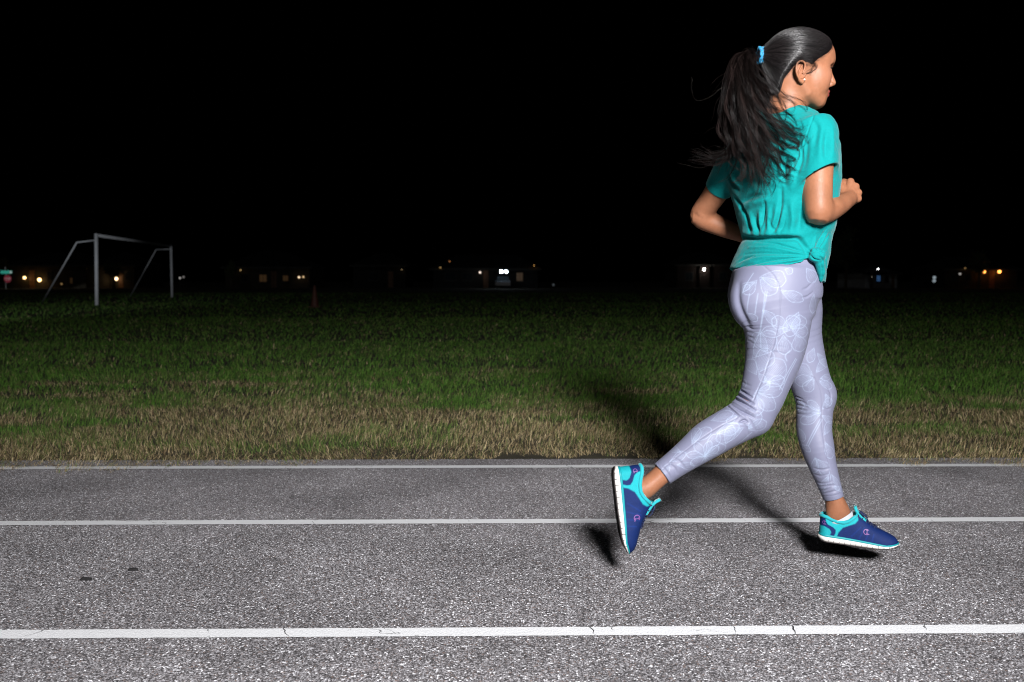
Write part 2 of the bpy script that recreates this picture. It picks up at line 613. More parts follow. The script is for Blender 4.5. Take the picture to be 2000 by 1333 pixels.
def make_goal():
    nb = G(189, 597)
    D0, D1 = nb[1], nb[1] * 1.375
    g = empty('football_goal', tuple(nb))
    tag(g, 'white metal football goal without a net on the dark field', 'goal')

    def L(px, py, Y):
        return P(px, py, Y) - nb
    nt, nbm = L(188, 460, D0), np.zeros(3)
    fb = G(336, 581) - nb
    D1 = fb[1] + nb[1]
    ft = L(334, 481, D1)
    m = MB().tube([nbm + [0, 0, -.02], nt + [0, 0, .06]], 0.060, 14)
    m.build('post', M_GOAL, g, True)
    MB().tube([fb + [0, 0, -.02], ft + [0, 0, .06]], 0.060, 14).build('post', M_GOAL, g, True)
    MB().tube([nt, ft], 0.05, 14).build('crossbar', M_GOAL, g, True)
    # back frame, to the left of the mouth
    back = np.array([-1.0, -0.15, 0.0])
    for (t, b, px1, py1, px2, py2, Y) in ((nt, nbm, 150, 474, 81, 594, D0 * 0.99), (ft, fb, 305, 488, 254, 580, D1 * 1.0)):
        c = L(px1, py1, Y)
        e = G(px2, py2) - nb
        t2 = t - np.array([0, 0, .16])
        MB().tube([t2, c], 0.024, 10).build('top_arm', M_GOAL, g, True)
        MB().tube([c, c * .5 + e * .5, e], 0.024, 10).build('back_stay', M_GOAL, g, True)
    return g


make_goal()
# unseen spot added at left purely to brighten the goal frame
gl = bpy.data.lights.new('goal_fill_spot', 'SPOT')
gl.energy = 4200
gl.spot_size = math.radians(23)
gl.spot_blend = .9
gl.color = (.88, .94, 1.0)
gl.shadow_soft_size = .1
go_ = bpy.data.objects.new('goal_fill_spot', gl)
COL.objects.link(go_)
_src = Vector((-9.0, 1.0, 0.8))
go_.location = _src
go_.rotation_euler = (Vector((-14.8, 35.0, 3.4)) - _src).to_track_quat('-Z', 'Y').to_euler()


def make_cone():
    b = G(615, 601)
    g = empty('traffic_cone', tuple(b))
    tag(g, 'tall orange traffic cone standing alone on the dark grass', 'cone')
    M = mat('cone_orange', (0.13, 0.048, 0.032, 1), 0.55, noise=(12, .2))
    s = b[1] / F_PX
    h = 43 * s
    MB().box(-.19, .19, -.19, .19, 0.0, .035, .01).build('base', M, g)
    MB().lathe((0, 0, .035), [(.135, 0), (.128, .03), (.03, h - .05), (.022, h - .035)], 20).build('cone_body', M, g, True)


make_cone()

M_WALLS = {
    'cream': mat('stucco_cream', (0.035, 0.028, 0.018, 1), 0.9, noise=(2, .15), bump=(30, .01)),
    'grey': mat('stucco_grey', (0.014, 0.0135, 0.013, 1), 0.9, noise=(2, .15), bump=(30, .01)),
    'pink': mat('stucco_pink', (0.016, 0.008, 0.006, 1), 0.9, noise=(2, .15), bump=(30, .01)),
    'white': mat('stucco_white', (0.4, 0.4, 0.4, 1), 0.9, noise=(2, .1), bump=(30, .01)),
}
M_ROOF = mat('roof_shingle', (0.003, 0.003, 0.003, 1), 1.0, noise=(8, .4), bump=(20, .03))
M_TRIM = mat('house_trim', (0.04, 0.038, 0.034, 1), 0.8, noise=(5, .1))
M_DOOR = mat('door_wood', (0.16, 0.075, 0.035, 1), 0.6, noise=(7, .3))
M_GLASS = mat('window_glass', (0.02, 0.025, 0.03, 1), 0.08)
M_GWARM = mat('lit_window_warm', (0.3, 0.2, 0.1, 1), 0.3, emit=(1.0, 0.50, 0.16, 1), estr=0.16)
M_GDIM = mat('lit_window_dim', (0.2, 0.14, 0.08, 1), 0.3, emit=(1.0, 0.52, 0.2, 1), estr=0.022)
M_GBLUE = mat('lit_window_blue', (0.05, 0.1, 0.2, 1), 0.3, emit=(0.12, 0.32, 0.75, 1), estr=0.2)
M_DARKM = mat('dark_metal', (0.03, 0.03, 0.03, 1), 0.5)


def lamp_mat(col, s):
    k = 'lamp_%d_%d_%d_%d' % (col[0] * 99, col[1] * 99, col[2] * 99, s * 10)
    return mat(k, (0.8, 0.8, 0.8, 1), 0.4, emit=(*col, 1), estr=s)


def lamp(parent, base, px, py, Y, col, r, estr, watts, name='wall_lamp', fwd=0.35):
    """a lit globe on a bracket, with its own point light"""
    p = P(px, py, Y) - np.array(base)
    m = MB()
    prof = [(r * math.sin(a), -r * math.cos(a)) for a in np.linspace(0.12, math.pi - 0.12, 8)]
    m.lathe(p, prof, 12)
    b = m.build(name, lamp_mat(col, estr), parent, True)
    MB().box(p[0] - .03, p[0] + .03, p[1], p[1] + fwd, p[2] + r, p[2] + r + .05).build('bracket', M_DARKM, b)
    if watts:
        l = bpy.data.lights.new(name, 'POINT')
        l.energy = watts * .2
        l.color = col
        l.shadow_soft_size = 0.1
        o = bpy.data.objects.new(name + '_light', l)
        COL.objects.link(o)
        o.parent = parent
        o.location = (p[0], p[1] - r - .08, p[2] - .05)
    return b


def house(label, px0, px1, D, wall, storey, roof_h, windows=(), doors=(), gable=False, depth=9.0, chimney=None):
    """front wall faces the field at distance D; px0..px1 is its width in the photograph"""
    x0, x1 = P(px0, 550, D)[0], P(px1, 550, D)[0]
    cx, w = (x0 + x1) / 2, (x1 - x0)
    base = (cx, D, 0.0)
    h = empty('house', base)
    tag(h, label, 'house', 'houses along the far street')
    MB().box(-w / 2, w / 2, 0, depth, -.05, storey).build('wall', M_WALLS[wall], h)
    ov = .45
    if gable:
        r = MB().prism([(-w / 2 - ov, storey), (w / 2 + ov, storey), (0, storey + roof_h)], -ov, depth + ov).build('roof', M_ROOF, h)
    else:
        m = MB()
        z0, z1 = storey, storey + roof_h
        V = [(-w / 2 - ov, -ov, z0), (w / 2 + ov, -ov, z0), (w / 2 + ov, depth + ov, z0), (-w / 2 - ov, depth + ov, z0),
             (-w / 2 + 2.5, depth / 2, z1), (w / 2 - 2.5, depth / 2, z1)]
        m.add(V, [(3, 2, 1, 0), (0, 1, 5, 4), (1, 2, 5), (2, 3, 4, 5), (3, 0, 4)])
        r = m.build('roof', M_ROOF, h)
    MB().box(-w / 2 - ov, w / 2 + ov, -ov - .04, -ov - .003, storey - .2, storey + .02).build('fascia', M_TRIM, h)
    if chimney is not None:
        MB().box(chimney - .4, chimney + .4, depth * .4, depth * .4 + .8, storey, storey + roof_h + .8, .02).build('chimney', M_WALLS['pink'], r)
    for (pa, pb, za, zb, mt) in windows:
        a, b = P(pa, 550, D)[0] - cx, P(pb, 550, D)[0] - cx
        wi = MB()
        t = .07
        wi.box(a, b, -.06, -.003, zb - t, zb).box(a, b, -.06, -.003, za, za + t)
        wi.box(a, a + t, -.06, -.003, za + t, zb - t).box(b - t, b, -.06, -.003, za + t, zb - t)
        wi.box((a + b) / 2 - .02, (a + b) / 2 + .02, -.05, -.003, za + t, zb - t)
        wo = wi.build('window', M_TRIM, h)
        MB().box(a + t, b - t, -.02, -.002, za + t, zb - t).build('pane', mt, wo)
        MB().box(a - .08, b + .08, -.12, -.003, za - .08, za - .003).build('sill', M_TRIM, wo)
    for (pa, pb, zt) in doors:
        a, b = P(pa, 550, D)[0] - cx, P(pb, 550, D)[0] - cx
        do = MB().box(a, b, -.05, -.003, 0, zt, .012).build('door', M_DOOR, h)
        MB().box(b - .14, b - .09, -.1, -.051, zt * .46, zt * .46 + .12, .01).build('handle', M_TRIM, do)
    return h, base


WARM, ORANGE, WHITE, COOL, PINK = (1.0, .60, .22), (1.0, .34, .06), (1.0, .95, .9), (.75, .9, 1.0), (1.0, .72, .55)
h, b = house('dark low house with two amber porch lights at the far left', 14, 168, 104, 'cream', 2.7, 1.6,
             windows=[(92, 108, 0.9, 2.0, M_GLASS), (136, 143, .5, 1.3, M_GDIM)], doors=[(58, 68, 2.1)])
lamp(h, b, 48, 543, 103.6, WARM, .16, 5, 14)
lamp(h, b, 77, 547, 103.6, WARM, .19, 7, 26)
lamp(h, b, 120, 555, 103.0, WARM, .10, .25, 0, 'garden_lamp')
h, b = house('house with warm lit doorway behind the goal posts', 176, 262, 110, 'cream', 2.8, 1.7,
             windows=[(205, 212, .35, 1.75, M_GWARM), (245, 256, .9, 2, M_GLASS)], doors=[(232, 241, 2.1)])
lamp(h, b, 184, 543, 109.6, WARM, .16, 5, 9)
lamp(h, b, 227, 545, 109.6, (1.0, .68, .35), .2, 4, 26)
h, b = house('dim gabled house with small low windows left of the cone', 440, 604, 112, 'cream', 2.6, 2.2, gable=True,
             windows=[(506, 522, .7, 1.7, M_GDIM), (552, 564, .8, 1.6, M_GDIM), (470, 486, .8, 1.8, M_GLASS)], doors=[(530, 540, 2.1)])
lamp(h, b, 584, 542, 111.6, (1, .72, .45), .13, 1.3, 3)
lamp(h, b, 592.5, 541.3, 111.6, (1, .66, .32), .12, .8, 2)
lamp(h, b, 470, 528, 111.6, (1, .66, .25), .08, .3, 4)
h, b = house('unlit house whose corner catches a faint porch glow', 690, 792, 116, 'grey', 2.9, 1.7, windows=[(720, 740, .9, 2, M_GLASS)], doors=[(758, 768, 2.1)])
lamp(h, b, 785, 527, 115.6, (1, .7, .35), .05, .3, 4)
h, b = house('long low house lit by a white floodlight beside a parked car', 846, 1050, 108, 'grey', 2.35, 1.8,
             windows=[(868, 892, .9, 1.9, M_GLASS), (902, 924, .9, 1.9, M_GLASS), (1008, 1022, .8, 1.9, M_GDIM)], doors=[(944, 954, 2.1)])
lamp(h, b, 937.5, 532.5, 107.6, (1, .82, .68), .14, .8, 9)
lamp(h, b, 1043, 519, 107.6, (1, .5, .12), .06, .4, 11)
lamp(h, b, 878, 511, 107.3, ORANGE, .09, .25, 1)
lamp(h, b, 860, 523, 107.5, (1, .6, .2), .09, .25, 2)
h, b = house('house with one bright white lamp over a pink lit doorway', 1322, 1436, 112, 'pink', 2.9, 1.7,
             windows=[(1338, 1354, .9, 2, M_GLASS), (1404, 1420, .9, 2, M_GLASS)])
# recessed arched porch that glows around its lamp
cx0 = b[0]
xa, xb = P(1368, 550, 111)[0] - cx0, P(1387.5, 550, 111)[0] - cx0
zt, zs = P(1377, 518, 111)[2], P(1377, 525, 111)[2]
arc = [(xa, 0.0), (xa, zs)] + [((xa + xb) / 2 - (xb - xa) / 2 * math.cos(a), zs + (zt - zs) * math.sin(a)) for a in np.linspace(.2, math.pi - .2, 9)] + [(xb, zs), (xb, 0.0)]
porch = MB().prism(arc, -.5, -.003).build('porch_niche', M_WALLS['pink'], h)
lamp(h, b, 1375, 526.5, 110.9, (1, .93, .84), .15, 30, 4)
h, b = house('white carport house with a blue lit window on the right', 1690, 1752, 105, 'white', 1.75, 1.3,
             windows=[(1711, 1720, .75, 1.55, M_GBLUE), (1728, 1735, .75, 1.5, M_GLASS)], doors=[(1741, 1747, 1.6)])
MB().box(P(1699, 550, 103)[0] - b[0], P(1704, 550, 103)[0] - b[0], -2.2, -1.95, 0, 1.95, .02).build('column', M_WALLS['cream'], h)
MB().box(P(1697, 550, 103)[0] - b[0], P(1739, 550, 103)[0] - b[0], -2.3, -.5, 1.96, 2.1, .02).build('carport_roof', M_TRIM, h)
lamp(h, b, 1715, 525.5, 104.0, (.95, .97, 1.0), .07, .6, 130, 'ceiling_lamp')
lamp(h, b, 1703, 541, 102.2, (1, .95, .75), .03, .3, 2, 'post_lamp')
h, b = house('house with two orange lanterns under the eaves at the far right', 1846, 1986, 108, 'cream', 2.3, 1.6,
             windows=[(1858, 1872, .8, 1.8, M_GLASS), (1884, 1896, .8, 1.8, M_GLASS)], doors=[(1932, 1942, 2.1)], chimney=1.2)
lamp(h, b, 1922, 531, 107.6, ORANGE, .19, 5, 20)
lamp(h, b, 1952, 531, 107.6, ORANGE, .19, 5, 20)
lamp(h, b, 1885, 524, 107.3, (1, .6, .22), .06, .2, 5)
lamp(h, b, 1875, 535.5, 106.9, WHITE, .13, .35, 0)


def path_light(px, py, D, col, r, e, label):
    p = P(px, py, D)
    g = empty('path_light', (p[0], p[1], 0))
    tag(g, label, 'light', 'small lights along the street')
    MB().tube([(0, 0, -.02), (0, 0, p[2] - r)], .03, 8).build('post', M_DARKM, g)
    prof = [(r * math.sin(a), p[2] - r * math.cos(a)) for a in np.linspace(.12, math.pi - .12, 8)]
    MB().lathe((0, 0, 0), prof, 12).build('globe', lamp_mat(col, e), g, True)


path_light(351.5, 543.5, 96, WHITE, .11, .35, 'tiny white light just right of the far goal post')
path_light(358.5, 541.5, 99, WHITE, .11, .16, 'fainter tiny white light, the right one of the pair by the far goal post')
path_light(1081, 556.8, 92, COOL, .12, .05, 'faint grey light low on the field right of the parked car')
path_light(1825, 542.5, 98, COOL, .17, .3, 'upper pale blue light of two in the dark on the right')
path_light(1824.6, 549.0, 97, COOL, .17, .28, 'lower pale blue light of two in the dark on the right')


def make_car():
    D = 100
    p = P(982, 545, D)
    g = empty('parked_car', (p[0], D, 0), math.radians(0))
    tag(g, 'dark parked car with both white headlights shining at the field', 'car')
    M = mat('car_paint', (.02, .022, .026, 1), .25, coat=.6)
    MT = mat('car_tyre', (.015, .015, .015, 1), .9)
    MG = M_GLASS
    hw = .85
    body = [(0, .35), (0, .72), (.25, .85), (1.2, .95), (3.9, 1.0), (4.2, .85), (4.25, .4)]
    prof = MB()
    V, n = [], len(body)
    for x in (-hw, hw):
        V += [(x, y, z) for y, z in body]
    Fc = [tuple(range(n)), tuple(range(2 * n - 1, n - 1, -1))] + [(i, i + n, (i + 1) % n + n, (i + 1) % n) for i in range(n)]
    prof.add(V, Fc).build('body', M, g)
    cab = [(1.1, .955), (1.9, 1.45), (3.2, 1.48), (3.85, 1.005)]
    V = []
    for x in (-.72, .72):
        V += [(x * (1 if z < 1.2 else .85), y, z) for y, z in cab]
    n = 4
    MB().add(V, [tuple(range(n)), tuple(range(2 * n - 1, n - 1, -1))] + [(i, i + n, (i + 1) % n + n, (i + 1) % n) for i in range(n)]).build('cabin', MG, g)
    for sx in (-1, 1):
        for y in (.8, 3.4):
            MB().tube([(sx * .68, y, .33), (sx * .88, y, .33)], .33, 18).build('wheel', MT, g)
    for px, r, e in ((979, .15, 60), (988.5, .15, 40)):
        q = P(px, 531, D)
        x = q[0] - p[0]
        prof = [(r * math.sin(a), -r * math.cos(a)) for a in np.linspace(.12, math.pi - .12, 8)]
        MB().lathe((x, -.05, q[2]), prof, 14).build('headlight', lamp_mat(COOL, e), g, True)


make_car()


def make_sign():
    D = 95
    p = G(11.5, 550 + CAM_H * F_PX / D)
    g = empty('street_sign', tuple(p))
    tag(g, 'green street name plate above a red stop sign at left edge', 'sign')
    M = mat('sign_post', (.35, .35, .36, 1), .5, metal=.6)
    MB().tube([(0, .04, -.02), (0, .04, 2.35)], .04, 8).build('post', M, g)
    q = P(10.5, 532, D) - p
    a, b_ = P(-2, 550, D)[0] - p[0], P(21, 550, D)[0] - p[0]
    MB().box(a, b_, -.03, .0, q[2] - .17, q[2] + .17, .01).build('name_plate', mat('sign_green', (.02, .55, .42, 1), .35), g)
    MB().box(b_ - .25, b_ - .05, -.034, -.031, q[2] - .12, q[2] + .12).build('plate_mark', mat('sign_white', (.8, .8, .8, 1), .4), g)
    s = P(11.5, 545, D) - p
    oc = [(s[0] + .42 * math.cos(math.pi / 8 + k * math.pi / 4), s[2] + .42 * math.sin(math.pi / 8 + k * math.pi / 4)) for k in range(8)]
    st = MB().prism(oc, -.03, .0).build('stop_plate', mat('sign_red', (.36, .02, .05, 1), .35), g)
    # STOP in stroked capitals
    let = MB()
    cx_, lw = s[0] - .27, .14
    strokes = {'S': [[(1, .85), (.7, 1), (.3, 1), (0, .8), (.2, .55), (.8, .45), (1, .2), (.7, 0), (.3, 0), (0, .15)]], 'T': [[(0, 1), (1, 1)], [(.5, 1), (.5, 0)]],
               'O': [[(.5, 1), (.1, .8), (0, .5), (.1, .2), (.5, 0), (.9, .2), (1, .5), (.9, .8), (.5, 1)]], 'P': [[(0, 0), (0, 1), (.7, 1), (1, .8), (.7, .5), (0, .5)]]}
    for k, ch in enumerate('STOP'):
        for sk in strokes[ch]:
            let.tube([(cx_ + k * .155 + u * .1, -.034, s[2] - .13 + v * .26) for u, v in sk], .014, 6)
    let.build('lettering', MATS['sign_white'], st)
    # added spot out of view, standing in for the sign's retroreflected flash
    l = bpy.data.lights.new('sign_fill_spot', 'SPOT')
    l.energy = 1500
    l.spot_size = math.radians(24)
    l.color = (.95, 1, .98)
    o = bpy.data.objects.new('sign_fill_spot', l)
    COL.objects.link(o)
    src = Vector((p[0] - 4.5, D - 7, 5.5))
    o.location = src
    o.rotation_euler = (Vector((p[0], D, 1.4)) - src).to_track_quat('-Z', 'Y').to_euler()


make_sign()


def make_tree(px, D, top_py, half_px, label, n=1600, seed=1, low=1.2):
    r_ = np.random.default_rng(seed)
    p = P(px, 550, D)
    g = empty('tree', (p[0], D, 0))
    tag(g, label, 'tree', 'trees by the far houses')
    H = P(px, top_py, D)[2]
    R = half_px * D / F_PX
    m = MB()
    m.tube([(0, 0, -.05), (.05, 0, H * .3), (.0, .1, H * .62), (.1, 0, H * .8)], [.16, .13, .09, .03], 10)
    for k in range(6):
        a = r_.uniform(0, 6.28)
        z = H * r_.uniform(.3, .6)
        m.tube([(0, 0, z), (R * .35 * math.cos(a), R * .35 * math.sin(a), z + H * .12), (R * .75 * math.cos(a), R * .75 * math.sin(a), z + H * .2)], [.06, .04, .015], 6)
    m.build('trunk', mat('bark', (.10, .075, .05, 1), .9, noise=(6, .4), bump=(25, .03)), g)
    cl = r_.normal(0, 1, (26, 3))
    cl = cl / np.linalg.norm(cl, axis=1)[:, None] * r_.uniform(.3, 1, (26, 1)) ** .6
    c = cl[r_.integers(0, 26, n)] * .78 + r_.normal(0, .16, (n, 3))
    zc, zr = (H + low) / 2, (H - low) / 2
    c = c * np.array([R, R, zr]) + np.array([0, 0, zc])
    s = r_.uniform(.07, .16, n)[:, None]
    u = r_.normal(0, 1, (n, 3)); u /= np.linalg.norm(u, axis=1)[:, None]
    v = np.cross(u, r_.normal(0, 1, (n, 3))); v /= np.linalg.norm(v, axis=1)[:, None]
    V = np.stack([c - u * s, c + v * s * .45, c + u * s, c - v * s * .45], 1).reshape(-1, 3)
    i = np.arange(n) * 4
    o = mesh_obj('crown', V, np.stack([i, i + 1, i + 2, i + 3], 1), mat('leaf', (.07, .09, .03, 1), .6, noise=(2, .4)), g)


make_tree(222, 107.5, 508, 24, 'small leafy tree lit amber by the doorway lamp', seed=3)
make_tree(451, 110, 505, 14, 'slim dark tree at the left corner of the gabled house', 900, 4)
make_tree(1652, 96, 438, 34, 'tall dark tree between the runner and the white carport', 2200, 5, 2.0)
make_tree(1912, 106, 488, 18, 'tree rising behind the orange lanterns at the far right', 1300, 6)
make_tree(8, 101, 500, 10, 'thin tree behind the street sign at the left edge', 700, 8)
# ------------------------------------------------------------------ implicit-surface modelling kit
def smin(a, b, k):
    h = np.clip(0.5 + 0.5 * (b - a) / k, 0, 1)
    return b * (1 - h) + a * h - k * h * (1 - h)


def smax(a, b, k):
    return -smin(-a, -b, k)


class Limb:
    """generalised cylinder: a spline axis with an elliptic section (a across, b along ref v)"""

    def __init__(self, C, a, b, v=(0, 1, 0), M=36, n=2.0):
        C = np.asarray(C, float)
        k = len(C)
        v = np.asarray(v, float)
        if v.ndim == 1:
            v = np.tile(v, (k, 1))
        D = spline(np.concatenate([C, np.asarray(a, float)[:, None], np.asarray(b, float)[:, None], v], 1), M)
        D = D.astype(np.float32)
        self.C, self.a, self.b, self.v, self.n = D[:, :3], D[:, 3], D[:, 4], D[:, 5:8], n
        self.T = np.gradient(self.C, axis=0)
        self.T /= np.linalg.norm(self.T, axis=1)[:, None]
        R = max(self.a.max(), self.b.max())
        self.lo, self.hi = self.C.min(0) - R, self.C.max(0) + R
        self.grow = 0.0

    def __call__(self, X, grow=0.0):
        X = np.asarray(X, np.float32)
        q = np.maximum(np.maximum(self.lo - X, X - self.hi), 0)
        out = np.sqrt((q * q).sum(1)).astype(np.float32) + 0.02
        near = np.nonzero(out < 0.07)[0]
        A, B = self.C[:-1].astype(np.float32), self.C[1:].astype(np.float32)
        AB = B - A
        L2 = (AB * AB).sum(1)
        for s in range(0, len(near), 60000):
            idx = near[s:s + 60000]
            x = X[idx]
            # argmin over segments
            xa = x @ AB.T - (A * AB).sum(1)
            t = np.clip(xa / L2, 0, 1)
            d2 = (x * x).sum(1)[:, None] - 2 * (x @ A.T) + (A * A).sum(1) - 2 * t * xa + t * t * L2
            j = d2.argmin(1)
            r = np.arange(len(idx))
            tt = t[r, j][:, None]
            raw = (xa[r, j] / L2[j])
            c = A[j] + AB[j] * tt
            T = (self.T[j] * (1 - tt) + self.T[j + 1] * tt)
            v = self.v[j] * (1 - tt) + self.v[j + 1] * tt
            a = self.a[j] * (1 - tt[:, 0]) + self.a[j + 1] * tt[:, 0] + grow
            b = self.b[j] * (1 - tt[:, 0]) + self.b[j + 1] * tt[:, 0] + grow
            T /= np.linalg.norm(T, axis=1)[:, None]
            v = v - T * (v * T).sum(1)[:, None]
            v /= np.linalg.norm(v, axis=1)[:, None]
            u = np.cross(v, T)
            o = x - c
            ou, ov, ot = (o * u).sum(1), (o * v).sum(1), (o * T).sum(1)
            rho = np.sqrt(ou * ou + ov * ov) + 1e-9
            cu, cv = np.abs(ou) / rho, np.abs(ov) / rho
            Rr = 1 / np.sqrt((cu / a) ** 2 + (cv / b) ** 2) if self.n == 2.0 else ((cu / a) ** self.n + (cv / b) ** self.n) ** (-1 / self.n)
            d = rho - Rr
            e = np.where(((j == 0) & (raw < 0)) | ((j == len(A) - 1) & (raw > 1)), np.abs(ot), 0)
            d = np.where(e > 0, np.where(d > 0, np.sqrt(d * d + e * e), np.maximum(d, e)), d)
            out[idx] = d
        return out


def limb_px(st, v=(0, 1, 0), M=36, n=2.0, da=0.0):
    """stations (px, py, Y, half width in px, half depth in m)"""
    C = [P(s[0], s[1], s[2]) for s in st]
    a = [s[3] * PXM(s[2]) + da for s in st]
    b = [s[4] + da for s in st]
    return Limb(C, a, b, v, M, n)


def ell(X, c, r):
    q = (X - np.asarray(c, np.float32)) / np.asarray(r, np.float32)
    k = np.sqrt((q * q).sum(1)) + 1e-9
    k2 = np.sqrt(((q / np.asarray(r, np.float32)) ** 2).sum(1)) + 1e-9
    return k * (k - 1) / k2


def cone(X, A, B, ra, rb):
    A, B = np.asarray(A, np.float32), np.asarray(B, np.float32)
    ab = B - A
    t = np.clip(((X - A) @ ab) / (ab @ ab), 0, 1)
    c = A + t[:, None] * ab
    return np.sqrt(((X - c) ** 2).sum(1)) - (ra + (rb - ra) * t)


def chain(X, pts, rs):
    d = None
    for i in range(len(pts) - 1):
        e = cone(X, pts[i], pts[i + 1], rs[i], rs[i + 1])
        d = e if d is None else np.minimum(d, e)
    return d


def polygonise(f, lo, hi, h, newton=1):
    """sparse surface nets of f=0 -> vertices, quads"""
    lo = np.asarray(lo, float)
    K = 4
    n = np.ceil((np.asarray(hi) - lo) / (h * K)).astype(int) + 1
    cs = np.stack(np.meshgrid(*[np.arange(m + 1) for m in n], indexing='ij'), -1)
    fc = f((lo + cs.reshape(-1, 3) * h * K).astype(np.float32)).reshape(n + 1)
    thr = h * K * 1.15
    act = np.abs(fc) < thr
    blk = np.zeros(n, bool)
    for dx in (0, 1):
        for dy in (0, 1):
            for dz in (0, 1):
                blk |= act[dx:n[0] + dx, dy:n[1] + dy, dz:n[2] + dz]
    N = n * K + 1
    Fg = np.repeat(np.repeat(np.repeat(np.where(fc[:-1, :-1, :-1] < 0, -1, 1).astype(np.float32), K, 0), K, 1), K, 2)
    Fg = np.pad(Fg, ((0, 1), (0, 1), (0, 1)), mode='edge')
    need = np.zeros(N, bool)
    b = np.argwhere(blk)
    for dx in range(K + 1):
        for dy in range(K + 1):
            for dz in range(K + 1):
                need[b[:, 0] * K + dx, b[:, 1] * K + dy, b[:, 2] * K + dz] = True
    ii = np.argwhere(need)
    Fg[need] = f((lo + ii * h).astype(np.float32))
    S = Fg < 0
    cnt = np.zeros(N - 1, np.int8)
    for dx in (0, 1):
        for dy in (0, 1):
            for dz in (0, 1):
                cnt += S[dx:N[0] - 1 + dx, dy:N[1] - 1 + dy, dz:N[2] - 1 + dz]
    cells = np.argwhere((cnt > 0) & (cnt < 8))
    vid = np.full(N - 1, -1, np.int32)
    vid[cells[:, 0], cells[:, 1], cells[:, 2]] = np.arange(len(cells))
    acc = np.zeros((len(cells), 3))
    num = np.zeros(len(cells))
    cor = [(x, y, z) for x in (0, 1) for y in (0, 1) for z in (0, 1)]
    for a in cor:
        for ax in range(3):
            if a[ax]:
                continue
            bq = list(a); bq[ax] = 1
            fa = Fg[cells[:, 0] + a[0], cells[:, 1] + a[1], cells[:, 2] + a[2]]
            fb = Fg[cells[:, 0] + bq[0], cells[:, 1] + bq[1], cells[:, 2] + bq[2]]
            m = (fa < 0) != (fb < 0)
            t = np.where(m, fa / np.where(m, fa - fb, 1), 0)
            p = np.zeros((len(cells), 3)); p[:] = a
            p[:, ax] = t
            acc[m] += p[m]
            num[m] += 1
    V = lo + (cells + acc / num[:, None]) * h
    quads = []
    for ax in range(3):
        sl0 = [slice(None)] * 3; sl1 = [slice(None)] * 3
        sl0[ax] = slice(0, -1); sl1[ax] = slice(1, None)
        s0, s1 = S[tuple(sl0)], S[tuple(sl1)]
        e = np.argwhere(s0 != s1)
        o1, o2 = [k for k in range(3) if k != ax]
        e = e[(e[:, o1] > 0) & (e[:, o2] > 0) & (e[:, o1] < N[o1] - 1) & (e[:, o2] < N[o2] - 1)]
        q = []
        for d1, d2 in ((-1, -1), (0, -1), (0, 0), (-1, 0)):
            c = e.copy(); c[:, o1] += d1; c[:, o2] += d2
            q.append(vid[c[:, 0], c[:, 1], c[:, 2]])
        q = np.stack(q, 1)
        neg = s0[e[:, 0], e[:, 1], e[:, 2]]
        flip = ~neg if ax != 1 else neg
        q[flip] = q[flip][:, ::-1]
        quads.append(q)
    Q = np.concatenate(quads)
    Q = Q[(Q >= 0).all(1)]
    V = V.astype(np.float32)
    for _ in range(newton):
        f0 = f(V)
        e = h * .35
        g = np.stack([f(V + np.eye(3, dtype=np.float32)[k] * e) - f0 for k in range(3)], 1) / e
        st = (f0 / np.maximum((g * g).sum(1), .15))[:, None] * g
        ln = np.linalg.norm(st, axis=1)
        st *= np.minimum(1, h * .5 / np.maximum(ln, 1e-9))[:, None]
        V = V - st.astype(np.float32)
    return V, Q


def smooth_mesh(V, Q, it=1, lam=0.5, mask=None):
    E = np.concatenate([Q[:, [0, 1]], Q[:, [1, 2]], Q[:, [2, 3]], Q[:, [3, 0]]])
    E = np.concatenate([E, E[:, ::-1]])
    deg = np.bincount(E[:, 0], minlength=len(V)).astype(np.float32)
    for _ in range(it):
        A = np.stack([np.bincount(E[:, 0], V[E[:, 1], k], minlength=len(V)) for k in range(3)], 1) / np.maximum(deg, 1)[:, None]
        w = lam if mask is None else (lam * mask)[:, None]
        V = V + (A - V) * w
    return V.astype(np.float32)


def normals(V, Q):
    n = np.cross(V[Q[:, 2]] - V[Q[:, 0]], V[Q[:, 3]] - V[Q[:, 1]])
    N = np.stack([sum(np.bincount(Q[:, j], n[:, k], minlength=len(V)) for j in range(4)) for k in range(3)], 1)
    return N / (np.linalg.norm(N, axis=1)[:, None] + 1e-12)


